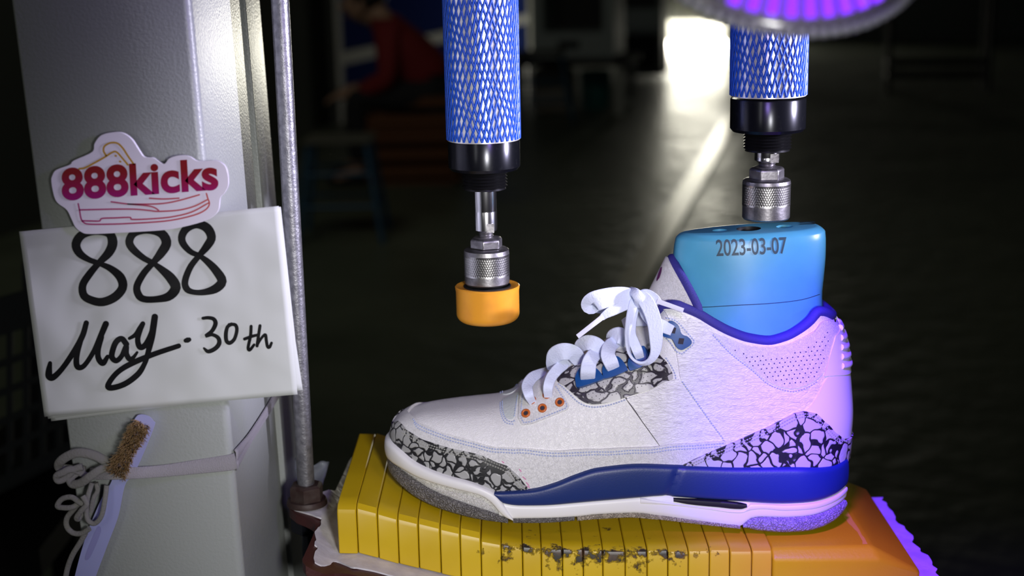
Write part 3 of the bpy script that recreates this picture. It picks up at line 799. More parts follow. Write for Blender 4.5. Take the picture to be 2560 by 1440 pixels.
# ================================================================== press rams
def knurl_vf(ax, r, z0, z1, n=64, pitch_h=.0021, amp=.00042):
    nz = max(8, int((z1-z0)/(pitch_h/4))); na = n*4; v = []; f = []
    tri = lambda x: abs((x % 1.0) - .5)*2
    for j in range(nz+1):
        z = z0 + (z1-z0)*j/nz
        for i in range(na):
            a = i/na; q = (z-z0)/(pitch_h*1.55)
            h = max(tri(a*n + q), tri(a*n - q)); e = min(1, min(j, nz-j)/2)
            rr = r + amp*(h-1)*e
            v.append((ax[0]+rr*math.cos(2*math.pi*a), ax[1]+rr*math.sin(2*math.pi*a), z))
    for j in range(nz):
        for i in range(na): k = (i+1) % na; f.append((j*na+i, j*na+k, (j+1)*na+k, (j+1)*na+i))
    return v, f
def net_vf(ax, r, z0, z1, n=40, wid=.0018, th=.0007, slope=.31, phase=0.0):
    parts = []; m = int((z1-z0)/.0026)
    for sgn in (-1, 1):
        for i in range(n):
            v = []; f = []
            for j in range(m+1):
                z = z0 + (z1-z0)*j/m; a = phase + 2*math.pi*i/n + sgn*slope*(z-z0)/r + .03*math.sin(i*7.1+z*90)
                wv = wid*(1+.12*math.sin(z*430+i*2.3))
                rr = r + (.0002 if sgn > 0 else 0)
                for da, dr in ((-wv/2/r, 0), (-wv/5/r, th), (wv/5/r, th), (wv/2/r, 0)):
                    v.append((ax[0]+(rr+dr)*math.cos(a+da), ax[1]+(rr+dr)*math.sin(a+da), z))
            for j in range(m):
                for q in range(3): b = j*4+q; f.append((b, b+1, b+5, b+4))
            parts.append((v, f))
    return join(parts)
def ram(label, u_ref, v_ref, S, pad):
    c = P(u_ref, v_ref, 0.0); ax = (c[0], 0.0)
    zz = lambda v: P(u_ref, v, 0.0)[2]
    def rr(r, v): return r * depth((c[0], 0, zz(v))) / F
    zmin = zz(S['pad'][2] + 8) if pad else zz(S['cap'][3] + 3)
    t = thing('press_ram', label, 'press ram', (ax[0], 0, zmin), 'press rams')
    r, v0 = S['sleeve']; R = rr(r, v0-100); ztop = 1.519
    lathe('sleeve_tube', ax, [(R*.955, ztop), (R*.955, zz(v0+3)), (R*.9, zz(v0+4))], M['silver_tube'], t, 64)
    stuff(mk('netting', *net_vf(ax, R*.957, zz(v0), 1.30, phase=S['ph']), M['net_blue'], t, sharp=80))
    r, va, vb_ = S['collar']; R = rr(r, va)
    lathe('collar', ax, [(R*.9, zz(va-1)), (R*.985, zz(va)), (R, zz(va+3)), (R, zz(vb_-8)), (R*.93, zz(vb_)), (R*.6, zz(vb_+1))], M['black_metal'], t, 72)
    r, va, vb_ = S['thread']; R = rr(r, va); pr = []
    for i in range(13):
        z = zz(va) + (zz(vb_)-zz(va))*i/12; pr.append((R*(.90 if i % 2 else 1.0) * (.93 if i == 12 else 1), z))
    lathe('thread', ax, [(R*.8, zz(va)+.001)] + pr + [(R*.5, zz(vb_)-.0002)], M['thread_black'], t, 48, sharp=60)
    r, va, vb_ = S['piston']; R = rr(r, va)
    pt = lathe('piston', ax, [(R, zz(va)+.003), (R, zz((va+vb_)/2)), (R*.985, zz((va+vb_)/2)-.0004), (R, zz((va+vb_)/2)-.0009), (R, zz(vb_-4)), (R*.86, zz(vb_))], M['chrome'], t, 40)
    zf = zz(vb_-3); hw = R*.42
    sub(mk('wrench_flat', *box_vf((ax[0]+R*.08, -R*1.03, zf-.0005), (ax[0]+R*.08+hw*1.6, -R*.6, zf+.0055)), M['steel_worn'], t, smooth=False), pt)
    r, va, vb_ = S['screw']; R = rr(r, va)
    lathe('screw', ax, [(R*(1 if i % 2 else .87), zz(va)+.001+(zz(vb_)-zz(va)-.003)*i/10) for i in range(11)], M['steel_worn'], t, 28)
    r, va, vb_ = S['hex']; R = rr(r, va)*1.06; z1, z0 = zz(va), zz(vb_)
    bevel(lathe('hex_nut', ax, [(R*.80, z1+.0004), (R*.90, z1), (R, z1-.0013), (R, z0)], M['steel_worn'], t, 6, S['hp'], 20), .0006, 2, 30)
    r, va, vk0, vb_ = S['cap'][0], S['cap'][1], S['cap'][2], S['cap'][3]; vk1 = S['cap'][4]
    R = rr(r, va)
    lathe('cap_top', ax, [(R*.4, zz(va)+.0002), (R*.88, zz(va)), (R*.98, zz(va+4)), (R, zz(vk0)), (R*.95, zz(vk0)-.0003)], M['steel_worn'], t, 64)
    mk('knurled_grip', *knurl_vf(ax, R, zz(vk1), zz(vk0)), M['steel'], t, sharp=80)
    lathe('cap_skirt', ax, [(R*.94, zz(vk1)+.0005), (R*.985, zz(vk1)), (R*.985, zz(vb_-4)), (R*.93, zz(vb_)), (R*.3, zz(vb_)-.0002)], M['steel_worn'], t, 64)
    if pad:
        r, va, vb_ = S['pad']; R = rr(r, va); z1, z0 = zz(va), zz(vb_)
        pr = [(R*.66, z1-.0015), (R*.72, z1-.0008), (R*.97, z1), (R, z1-.0006), (R*.975, z1-.004), (R*.975, z0+.006)]
        for k in range(1, 8):
            q = math.pi/2*k/7; pr.append((R*.975-.006+.006*math.cos(q), z0+.006-.006*math.sin(q)))
        pr.append((R*.3, z0-.0006))
        lathe('rubber_pad', ax, pr, M['orange_pad'], t, 72)
        lathe('dark_ring', ax, [(R*.73, z1-.0012), (R*.735, z1-.0002), (R*.70, z1+.0002), (R*.68, z1-.001)], M['black'], t, 48)  # black ring on the pad around the foot of the cap
    return t
ram('left press ram with blue netting and an orange rubber pad above the toe', 1211, 420,
    dict(sleeve=(95, 346), ph=.1, collar=(90, 347, 423), thread=(57, 425, 472), piston=(28, 472, 578), screw=(19, 578, 596), hex=(40, 594, 618), hp=.35,
         cap=(57, 620, 634, 709, 686), pad=(81, 713, 802)), True)
ram('right press ram with blue netting and bare knurled end above the blue last', 1919, 330,
    dict(sleeve=(98, 236), ph=.17, collar=(94, 244, 327), thread=(60, 330, 376), piston=(31, 376, 404), screw=(22, 404, 420), hex=(42, 418, 446), hp=.0,
         cap=(60, 446, 458, 546, 511), pad=None), False)

# ================================================================== purple lamp, close to the lens at top right
Ad = np.array([-.10, .66, -.745]); Ad /= np.linalg.norm(Ad)
lc = P(1935, -180, -.385); e1 = np.cross(Ad, [0, 0, 1.0]); e1 /= np.linalg.norm(e1); e2 = np.cross(Ad, e1)
if e2[2] > 0: e2 = -e2
LR = 380 * depth(lc) / F
lamp = thing('ribbed_lamp', 'round ribbed lamp with glowing violet strips hanging at the top right', 'lamp', tuple(lc))
def cone_pt(ang, s):   # s: 0 at the rim .. 1 at the neck
    r = LR*(1 - .62*s); return lc - Ad*(LR*.55*s**1.15) + r*(e2*math.cos(ang) + e1*math.sin(ang))
def cone_n(ang): n = -Ad*.8 + (e2*math.cos(ang) + e1*math.sin(ang))*.6; return n/np.linalg.norm(n)
M['lamp_shell'] = mat('smoky clear acrylic', (.16, .15, .18), .18, spec=.8)
M['lamp_glow'] = mat('violet light strip', (.3, .05, .8), .4, emit=(.20, .02, 1.0), estr=1.5)
M['lamp_dim'] = mat('unlit strip', (.16, .15, .20), .2)
M['lamp_tooth'] = mat('clear bead', (.55, .55, .62), .08, spec=1.0, trans=.35)
nv = 96; v = []; f = []
for j in range(9):
    for i in range(nv): v.append(cone_pt(2*math.pi*i/nv, j/8))
for j in range(8):
    for i in range(nv): k = (i+1) % nv; f.append((j*nv+i, j*nv+k, (j+1)*nv+k, (j+1)*nv+i))
sho = mk('shade', v, f, M['lamp_shell'], lamp); sm_ = sho.modifiers.new('th', 'SOLIDIFY'); sm_.thickness = .0015; sm_.offset = -1
nb = 46
for i in range(nb):
    a = 2*math.pi*i/nb; am_ = (a + math.pi) % (2*math.pi) - math.pi
    w = 2*math.pi/nb*.34; vv = []
    for s in np.linspace(.15, .92, 9):
        for da, h in ((-w, 0), (-w*.6, .0022), (0, .003), (w*.6, .0022), (w, 0)): vv.append(cone_pt(a+da, s) + cone_n(a)*(h+.0003))
    ff = [(j*5+k, j*5+k+1, (j+1)*5+k+1, (j+1)*5+k) for j in range(8) for k in range(4)] + [(0, 1, 2, 3, 4), (40, 41, 42, 43, 44)]
    mk('light_strip', vv, ff, M['lamp_glow'] if -.56 < am_ < .60 else M['lamp_dim'], lamp)
nt_ = 84
for i in range(nt_):
    a = 2*math.pi*i/nt_
    c = cone_pt(a, 0.02) + cone_n(a)*.0012
    mk('rim_bead', *ball_vf(c, (.0019, .0019, .0019), 8, 6), M['lamp_tooth'], lamp, merge=1e-6)
nk = lc - Ad*LR*.55
mk('socket', *tube_vf([nk + Ad*.004, nk - Ad*.03, nk - Ad*.045], [LR*.39, LR*.36, LR*.2], 32), M['black_metal'], lamp)
gp = catmull([nk - Ad*.04, nk - Ad*.09 + np.array([.02, 0, .05]), np.array([.30, -.30, 1.50]), np.array([.33, -.10, 1.60])], 24)
mk('gooseneck', *tube_vf(gp, .006, 12), M['black_metal'], lamp)
sl = spot('violet_lamp_light', tuple(lc + Ad*.004), (.30, -.03, .80), LAMP_SPOT_ENERGY, (.135, .014, 1.0), 43, 1.0, .03)

pl_ = bpy.data.lights.new('violet_lamp_spill', 'POINT'); pl_.energy = 1.2; pl_.color = (.45, .30, 1.0); pl_.shadow_soft_size = .03
po_ = bpy.data.objects.new('violet_lamp_spill', pl_); COL.objects.link(po_); po_.location = tuple(lc + Ad*.02)

# ================================================================== paper sign, sticker, brush, strap on the column
def wrinkle(u, v):
    n = noise.noise(Vector((u/130, v/110, .7)))*.0011 + noise.noise(Vector((u/60, v/75, 3.1)))*.0004
    r = abs(noise.noise(Vector((u/170+5, v/150, 9.2)))); return n + .0011*max(0, .25-r)
def sheet(name, corners, Y, m, parent, nu=46, nv=34, amp=1.0, wob=0.0, seed=0):
    c = np.array(corners, float); v = []; f = []
    for j in range(nv):
        for i in range(nu):
            a, b = i/(nu-1), j/(nv-1)
            q = (c[0]*(1-a)+c[1]*a)*(1-b) + (c[3]*(1-a)+c[2]*a)*b
            v.append(P(q[0], q[1], Y - amp*wrinkle(q[0]+seed, q[1]) - wob*(b**3)))
    for j in range(nv-1):
        for i in range(nu-1): k = j*nu+i; f.append((k, k+1, k+nu+1, k+nu))
    o = mk(name, v, f, m, parent, sharp=80); s = o.modifiers.new('th', 'SOLIDIFY'); s.thickness = .00012; s.offset = 0; return o
YP = YC - .0035
pc = P(400, 1045, YP)
sign = thing('paper_sign', 'folded white paper with big black handwritten digits and date on the column', 'paper sign', (pc[0], YP, pc[2]))
sheet('back_sheet', [(62, 590), (690, 522), (757, 975), (128, 1053)], YC-.0012, M['paper'], sign, amp=.3, seed=77)
sheet('back_sheet', [(54, 584), (702, 517), (752, 972), (120, 1047)], YC-.0022, M['paper'], sign, amp=.5, seed=33)
front = sheet('front_sheet', [(48, 579), (697, 515), (744, 986), (111, 1042)], YP, M['paper'], sign)
def on_paper(p): return P(p[0], p[1], YP - wrinkle(p[0], p[1]) - .0005)
def ink(name, strokes, wid, conv, m=None, n=70):
    parts = []
    for st in strokes:
        pts = [conv(q[0], q[1]) for q in st]; w = [(q[2] if len(q) > 2 else wid)*1.12 for q in st]
        V2, T2 = stroke_poly(pts, w, n); parts.append(([on_paper(p) for p in V2], T2))
    return mk(name, *join(parts), m or M['ink'], sign, recalc=False, sharp=80)
c1 = lambda x, y: (x/3.13, 300 + y/3.13)
c2_ = lambda x, y: (40 + x/3.368, 700 + y/3.368)
e8a = [(770,1120,12),(690,1090,13),(620,1040,18),(595,970,20),(640,900,19),(740,872,16),(850,885,19),(882,960,22),(850,1040,20),(775,1118,14),(705,1200,16),(648,1290,17),(655,1370,18),(710,1408,18),(800,1425,19),(900,1385,20),(960,1310,20),(942,1230,20),(865,1162,15),(770,1120,10)]
e8b = [(1200,1120,12),(1120,1078,14),(1040,1010,17),(1012,950,18),(1050,885,17),(1150,862,16),(1260,885,20),(1303,960,22),(1262,1040,20),(1200,1115,14),(1125,1200,15),(1072,1300,16),(1085,1370,17),(1130,1402,15),(1230,1402,15),(1325,1378,20),(1375,1310,23),(1335,1235,22),(1265,1170,16),(1200,1120,10)]
e8c = [(1560,1060,11),(1490,1030,13),(1432,965,16),(1425,905,17),(1465,845,18),(1540,815,19),(1620,845,21),(1655,920,20),(1618,990,18),(1560,1060,13),(1490,1150,14),(1448,1260,15),(1462,1322,15),(1515,1347,12),(1600,1347,14),(1690,1318,20),(1738,1260,21),(1692,1180,19),(1625,1110,15),(1560,1060,10)]
for e in (e8a, e8b, e8c): ink('handwritten_digit', [e], 18, c1)
ink('handwritten_word', [
    [(287,700,9),(278,760,14),(280,810,16),(315,818,14),(390,745,12),(490,600,13),(560,470,13),(592,362,12)],
    [(560,470,10),(520,600,12),(508,690,13),(525,735,13),(575,720,11),(650,610,11),(710,480,13),(757,370,14)],
    [(722,480,11),(692,590,12),(695,660,13),(732,700,13),(772,645,9)],
    [(930,540,13),(890,495,13),(845,520,13),(815,590,13),(808,650,13),(845,680,12),(890,640,11),(928,560,12),(930,620,12),(955,665,12),(985,655,9),(1020,610,6)],
    [(955,492,7),(1005,462,10),(1045,410,13),(1068,368,11)], [(1052,410,10),(1025,500,12),(1045,565,13),(1095,540,13),(1150,430,14),(1170,310,14)],
    [(1168,310,14),(1145,470,15),(1110,620,12),(1085,700,11),(1030,790,13),(930,868,13),(830,905,13),(775,900,13),(800,840,12),(870,765,12),(980,700,13),(1160,625,12),(1370,555,11)]], 12, c2_)
ink('handwritten_dot', [[(1430,510,10),(1445,506,12),(1458,502,10)]], 11, c2_, n=8)
ink('handwritten_number', [
    [(1575,322,7),(1620,318,8),(1665,330,9),(1680,370,10),(1650,430,9),(1600,470,8),(1650,460,8),(1700,485,9),(1712,530,10),(1680,575,10),(1620,602,9),(1583,575,5)],
    [(1815,372,8),(1782,395,8),(1768,450,9),(1772,510,9),(1800,530,9),(1840,495,8),(1860,420,8),(1845,378,8),(1795,375,7)]], 9, c2_)
ink('handwritten_suffix', [
    [(1980,390,7),(1975,470,7),(1955,570,7),(1970,588,7),(2005,545,6)], [(1925,497,7),(1985,475,7),(2045,460,6)],
    [(2055,385,7),(2042,470,7),(2030,555,7)], [(2035,540,6),(2070,485,6),(2100,462,7),(2108,510,7),(2118,560,7),(2135,565,7),(2152,530,6)]], 7, c2_)

# sticker
YS = YC - .0095
ol = [(400,480),(410,430),(440,390),(545,350),(575,318),(720,250),(738,185),(790,120),(880,97),(960,102),(1030,150),(1090,240),(1130,290),(1205,298),(1280,345),(1325,300),(1400,278),(1480,285),(1550,322),(1680,316),(1740,340),(1775,390),(1788,500),(1760,570),(1725,610),(1712,700),(1675,750),(1600,792),(1400,845),(1240,866),(900,886),(700,893),(640,880),(590,840),(560,780),(522,705),(450,650),(420,590)]
ol = catmull([c1(*q) for q in ol], 150, True)
V2, T2 = fill2d(ol, 14)
zc_ = P(*c1(1100, 890), YS)
stk = thing('die_cut_sticker', 'white die cut sign with crimson lettering and shoe outline above the handwritten paper', 'sticker', (zc_[0], YS, zc_[2]))
bevel(mk('backing', *slab(V2, T2, lambda p: P(p[0], p[1], YS), lambda p: P(p[0], p[1], YS) + np.array([0, .0028, 0])), M['acrylic'], stk, sharp=60), .0006, 3, 60)
fa = P(*c1(1000, 500), YS)
mk('foam_pad', *box_vf((fa[0]-.025, YS+.0027, fa[2]-.012), (fa[0]+.025, YC-.0001, fa[2]+.012)), M['black'], stk, smooth=False)
def on_stk(p): return P(p[0], p[1], YS - .0002)
zhi, zlw = P(*c1(1100, 360), YS)[2]-zc_[2], P(*c1(1100, 640), YS)[2]-zc_[2]
M['red_text'] = grad_mat('crimson to magenta print', [(0.05, (.30, .005, .17)), (.45, (.28, .003, .06)), (.85, (.22, .004, .010))], zlw, zhi)
def xgrad(name, stops, x0, x1):
    m = grad_mat(name, stops, x0, x1); nt = m.node_tree
    sx = [n for n in nt.nodes if n.bl_idname == 'ShaderNodeSeparateXYZ'][0]; mr = [n for n in nt.nodes if n.bl_idname == 'ShaderNodeMapRange'][0]
    nt.links.new(sx.outputs['X'], mr.inputs['Value']); return m
M['pink_line'] = xgrad('magenta to coral print', [(0, (.36, .02, .16)), (1, (.50, .09, .08))], P(*c1(600, 700), YS)[0]-zc_[0], P(*c1(1640, 700), YS)[0]-zc_[0])
TV, TT = text2d('888kicks', .035, 1.02); tw, thh = TV.max(0)
org, ex = np.array([487, 636.]), np.array([1712-487, 548-636.]); 
def tmap(p):
    x = p[0]/tw; y = p[1]
    b = org + ex*x; up = np.array([-.055, -1.0])*(y/thh)*258
    return c1(*(b + up))
mk('lettering', [on_stk(tmap(p)) for p in TV], TT, M['red_text'], stk, recalc=False, smooth=False)
def art(name, strokes, m, w):
    parts = []
    for st in strokes:
        V2, T2 = stroke_poly([c1(*q) for q in st], w, 60); parts.append(([on_stk(p) for p in V2], T2))
    mk(name, *join(parts), m, stk, recalc=False, smooth=False)
art('shoe_top_outline', [[(620,382),(665,374),(740,335),(820,290),(885,250),(915,253),(950,290),(1000,350)], [(830,278),(810,240),(820,203),(868,178),(920,183),(962,222),(1003,285),(1047,346)]], M['gold'], 4.6)
art('shoe_top_dot', [[(902,280),(905,280),(908,281)], [(937,325),(940,325),(943,326)]], M['gold'], 4.6)
art('shoe_sole_outline', [
    [(612,655),(622,705),(634,770),(655,802),(700,815),(850,815),(1000,810),(1300,790),(1500,750),(1600,708),(1638,660),(1625,610),(1615,575)],
    [(625,703),(760,700),(900,697),(1060,698),(1170,708),(1240,715),(1400,705),(1520,675),(1620,625)],
    [(645,788),(720,790),(778,790),(800,770),(900,766),(1015,762),(1038,778),(1200,772),(1350,757),(1500,720),(1630,650)],
    [(870,640),(1000,657),(1130,668),(1200,682),(1240,705)], [(1000,658),(1180,658),(1300,650),(1420,625),(1560,585)], [(1170,612),(1280,618),(1400,612)]], M['pink_line'], 3.6)

# brush tucked under the strap
YBR = YC - .007
bt = thing('scrub_brush', 'long handled scrub brush with brown bristles tucked under the strap', 'brush', tuple(P(215, 1440, YBR)))
hb = [(352, 1036), (372, 1040), (384, 1052), (386, 1066), (352, 1150), (330, 1190), (312, 1215), (296, 1290), (270, 1360), (240, 1440), (215, 1510), (175, 1510), (187, 1440), (215, 1340), (252, 1250), (278, 1205), (285, 1170), (315, 1090), (338, 1045)]
V2, T2 = fill2d(catmull(hb, 110, True), 16)
bevel(mk('handle', *slab(V2, T2, lambda p: P(p[0], p[1], YBR), lambda p: P(p[0], p[1], YC-.0004)), M['brush_handle'], bt, sharp=60), .0012, 3, 50)
grv = catmull([(243, 1318), (252, 1330), (226, 1392), (212, 1398), (220, 1370)], 30, True)
V2, T2 = fill2d(grv, 0); mk('groove', [P(p[0], p[1], YBR-.0002) for p in V2], T2, mat('painted groove shade', (.25, .25, .5), .4), bt, recalc=False, smooth=False)  # flat patch, the groove's shade put into a darker colour
parts = []
for k in range(1500):
    s = random.random(); q = random.uniform(-1, 1)
    cu, cv = 356 + (290-356)*s, 1058 + (1185-1058)*s
    nu_, nv_ = 127/143., 66/143.
    wq = 24 + 3*math.sin(s*9)
    u0, v0 = cu + nu_*q*wq*.8, cv + nv_*q*wq*.8
    a = P(u0, v0, YBR); L = random.uniform(.010, .0145)
    b = P(u0 + q*7 + random.gauss(0, 4) - 3, v0 + random.gauss(0, 4) + 4, YBR - L)
    d = np.array([.00028, 0, 0]); e = np.array([0, 0, .00028])
    parts.append(([a-d, a+e, a+d, b-d*.6, b+e*.6, b+d*.6], [(0, 1, 4, 3), (1, 2, 5, 4), (2, 0, 3, 5), (3, 4, 5)]))
stuff(mk('bristles', *join(parts), M['bristle'], bt, recalc=False, smooth=False))

# strap and knotted cord
YST = YC - .0085
stp = thing('elastic_strap', 'grey elastic strap tied in a knot around the column', 'strap', tuple(P(400, 1220, YST)))
cz = P(583, 1158, YC)
def ribbon(name, pts, m, parent, th=.0012, n=40): return mk(name, *ribbon_vf(pts, th, n), m, parent, sharp=60)
ribbon('band', [(225, 1184, YC-.004, 30, 0), (300, 1184, YST-.001, 30, 0), (400, 1178, YC-.004, 30, 0), (500, 1166, YC-.0016, 36, 0), (570, 1157, YC-.0014, 40, 0), (590, 1152, YC-.0012, 40, 8)], M['strap'], stp)
cornx = lambda z: crn(z)[0]
sp0, sp1 = P(588, 1140, YC), None
def side_pt(u, v):      # a point on the column's side face
    d = ray(u, v); k = .5
    for _ in range(20):
        p = CAM + d*k; k += (cornx(p[2]) + .0012 - p[0]) / d[0]
    return CAM + d*k
def side_band(name, pts, wpx):
    c = catmull([np.append(side_pt(u, v), w) for u, v, w in pts], 30); v = []; f = []
    T = np.gradient(c[:, :3], axis=0)
    for i in range(30):
        w = np.cross(T[i], [1, 0, 0]); w /= np.linalg.norm(w); hw = c[i, 3]*depth(c[i, :3])/F/2*1.5
        for s, o_ in ((-1, 0), (-.6, .001), (.6, .001), (1, 0)): v.append(c[i, :3] + w*hw*s + np.array([o_, 0, 0]))
    for i in range(29):
        for k in range(3): f.append((i*4+k, i*4+k+1, i*4+k+5, i*4+k+4))
    o = mk(name, v, f, M['strap'], stp); s = o.modifiers.new('th', 'SOLIDIFY'); s.thickness = .0007
side_band('side_band', [(588, 1140, 22), (620, 1096, 14), (650, 1050, 12), (672, 1014, 12), (700, 965, 12)], 20)
side_band('side_band', [(590, 1166, 16), (620, 1110, 13), (655, 1055, 11), (685, 1005, 11), (705, 970, 11)], 14)
k3 = lambda x, y: (x/3, 960 + y/3)
def cordp(name, pts, wpx=22, flat=.0034, Y=YST):
    q = []
    for i, p in enumerate(pts):
        u, v = k3(p[0], p[1]); q.append((u, v, Y - (p[2] if len(p) > 2 else 0), p[3] if len(p) > 3 else wpx, 0))
    mk(name, *ribbon_vf(q, flat, max(24, len(pts)*7), 12), M['cord'], stp, sharp=60)
cordp('knot_cord', [(840,610,.0),(760,560,.002),(690,530,.003),(600,515,.004),(520,535,.004),(450,585,.003),(450,630,.0),(520,640,-.002),(640,650,-.002)], 24)
cordp('knot_cord', [(650,690,-.002),(540,640,.004),(470,665,.006),(425,690,.006),(440,725,.005),(500,700,.004),(560,640,.003),(620,620,.002)], 18)
cordp('knot_cord', [(860,615,.0),(760,640,.007),(680,690,.009),(610,740,.008),(545,750,.006),(530,700,.003),(590,650,.001)], 22)
cordp('hanging_loop', [(690,740,.002),(660,840,.004),(648,940,.005),(660,1020,.006),(710,1045,.006),(760,990,.006),(785,880,.005),(800,760,.003)], 13)
cordp('hanging_loop', [(640,860,.004),(610,895,.006),(540,850,.004),(470,860,.003),(432,905,.003),(450,925,.004),(540,925,.005),(610,880,.003)], 14)
cordp('hanging_loop', [(640,900,.002),(560,940,.001),(505,1000,.0),(500,1065,.0),(545,1115,.001),(610,1120,.002),(670,1085,.003)], 14)
cordp('hanging_loop', [(620,840,.007),(650,900,.008),(610,950,.008),(575,1000,.007),(590,1010,.005),(620,960,.003)], 14)
cordp('loose_end', [(640,1120,.002),(600,1190,.001),(545,1280,.0),(510,1370,-.001),(490,1460,-.001)], 14)
cordp('hanging_loop', [(720,740,.0),(730,800,.0),(700,860,.001),(680,960,.002)], 12)

# ================================================================== sneaker
XTm, XHm = P(973, 1130, 0)[0], P(2117, 1175, 0)[0]
Wm = pchip([0, .2, .33, .45, .6, .75, .85, 1], [.050, .0515, .052, .0485, .0435, .0415, .0408, .0400])
def cap(f, lt=.27, lh=.135):
    f = np.asarray(f, float)
    a = np.clip(1 - f/lt, 0, 1); b = np.clip(1 - (1-f)/lh, 0, 1)
    return (1 - a**2.3)**(1/2.1) * (1 - b**2.2)**(1/2.05)
def wm(f): return Wm(f) * cap(f)
def wall(u, v):
    f = .5
    for _ in range(25):
        p = P(u, v, -float(wm(f))); f = .5*f + .5*min(1, max(0, (p[0]-XTm)/(XHm-XTm)))
    return f, p[2]
zlow_all = P(1968, 1331, -.03)[2]
shoe_base = P(1545, 1310, -.03)
sn = thing('sneaker', 'white leather sneaker with cracked grey print panels and blue midsole on the slats', 'sneaker', (shoe_base[0], 0, zlow_all))

def band(name, low, high, m, out=0.0, bulge=.001, n=90, taus=9, groove=None, power=.6, parent=sn, inset=.0):
    L = np.array(sorted(wall(*q) for q in low)); Hh = np.array(sorted(wall(*q) for q in high))
    def uniq(A):
        k = [0]
        for i in range(1, len(A)):
            if A[i, 0] > A[k[-1], 0] + 1e-4: k.append(i)
        return A[k]
    L, Hh = uniq(L), uniq(Hh)
    zl, zh = pchip(L[:, 0], L[:, 1]), pchip(Hh[:, 0], Hh[:, 1])
    f0, f1 = min(L[0, 0], Hh[0, 0]), max(L[-1, 0], Hh[-1, 0])
    if f0 < .006: f0 = 0
    if f1 > .985: f1 = 1
    s0, s1 = [math.acos(1-2*f)/math.pi for f in (f0, f1)]
    S = np.linspace(s0, s1, n); fs = .5 - .5*np.cos(np.pi*S)
    px = XTm + (XHm-XTm)*fs; py = wm(fs)
    d = np.stack([np.gradient(px), np.gradient(py)], -1); d /= np.linalg.norm(d, axis=1)[:, None] + 1e-12
    if f0 == 0: d[0] = (0, 1)
    if f1 == 1: d[-1] = (0, -1)
    nx, ny = -d[:, 1], d[:, 0]
    rows = []
    for i in range(n):
        a, b = float(zl(fs[i])), float(zh(fs[i])); b = max(b, a + .0003); r = []
        ex_ = 1.0
        for k in range(taus):
            t = k/(taus-1); o = out + bulge*(math.sin(math.pi*t)**power if 0 < t < 1 else 0.0)
            e = min(t, 1-t); o -= .0008*max(0, 1-e/.09)
            z = a + (b-a)*t
            if groove is not None:
                p2 = proj([px[i], -py[i], z]); gu = groove[0] + (groove[1]-groove[0])*(1-t)
                o -= .0016*math.exp(-((p2[0]-gu)/6.0)**2)
            r.append((px[i]+nx[i]*o, max(0, py[i]+ny[i]*o), z))
        ix, iy = px[i]-nx[i]*.012, max(0, py[i]-ny[i]*.012)
        r = [(ix, 0, a+inset), (ix, iy, a+inset)] + r + [(ix, iy, b), (ix, 0, b)]
        rows.append(r)
    m_ = len(rows[0]); v = []; f = []
    for sgn in (-1, 1):
        b0 = len(v)
        for r in rows:
            for p in r: v.append((p[0], sgn*p[1], p[2]))
        for i in range(n-1):
            for k in range(m_-1): a = b0+i*m_+k; f.append((a, a+1, a+m_+1, a+m_))
        f.append(tuple(b0+k for k in range(m_))); f.append(tuple(b0+(n-1)*m_+k for k in range(m_)))
    return mk(name, v, f, m, parent, sharp=50, merge=1e-6)

band('outsole_toe', [(973,1166),(984,1192),(1023,1232),(1079,1264),(1134,1283),(1190,1297),(1268,1308)], [(973,1140),(1009,1180),(1079,1226),(1162,1259),(1246,1287),(1270,1297)], M['outsole_grey'], .0006, .001)
band('outsole_forefoot', [(1283,1308),(1357,1308),(1436,1302)], [(1283,1296),(1357,1294),(1436,1291)], M['outsole_grey'], .0002, .0008, 30)
band('outsole_arch', [(1443,1303),(1500,1298),(1560,1295),(1633,1299),(1735,1310),(1850,1323)], [(1443,1291),(1496,1286),(1579,1282),(1647,1288),(1735,1300),(1850,1313)], M['outsole_tan'], .0002, .0008, 50)
band('outsole_heel', [(1857,1317),(1895,1326),(1968,1331),(2015,1328),(2070,1310),(2099,1285),(2108,1268)], [(1857,1311),(1875,1297),(1898,1292),(1968,1293),(2027,1288),(2085,1265),(2108,1248)], M['outsole_heel'], .0008, .0022, 60)
band('toe_wall', [(973,1145),(1009,1182),(1079,1227),(1162,1260),(1246,1288),(1279,1298)], [(973,1100),(993,1122),(1037,1158),(1107,1189),(1176,1208),(1218,1224),(1234,1232),(1254,1254),(1268,1278),(1279,1297)], M['grain_white'], -.0006, .0004)
band('toe_rim', [(973,1142),(1001,1168),(1051,1195),(1134,1221),(1179,1232),(1205,1240),(1230,1258),(1252,1284),(1266,1294),(1281,1299)], [(973,1098),(993,1120),(1037,1156),(1107,1187),(1176,1206),(1218,1222),(1234,1230),(1254,1252),(1270,1276),(1283,1296)], M['plain_white'], .0014, .0016)
LOWB = [(1257,1257),(1301,1264),(1357,1264),(1440,1258),(1579,1246),(1656,1240),(1691,1243),(1852,1254),(1968,1259),(2027,1255),(2085,1237),(2112,1214)]
band('midsole_band', [(1248,1290),(1282,1298),(1440,1293),(1496,1287),(1579,1284),(1647,1290),(1735,1302),(1850,1315),(1860,1312),(1876,1298),(1898,1294),(1968,1295),(2027,1290),(2085,1268),(2112,1246)], [(1248,1252)] + [(u, v-1) for u, v in LOWB], M['plain_white'], .0002, .0010, 110)
band('midsole_lip', [(1600,1258),(1690,1262),(1760,1270),(1850,1281),(1875,1275),(1900,1272),(1968,1276),(2027,1272),(2085,1252),(2112,1230)], [(1600,1244),(1690,1257),(1760,1267),(1858,1274),(1875,1258),(1900,1258),(1968,1261),(2027,1257),(2085,1239),(2112,1216)], M['plain_white'], .0012, .0008, 90)
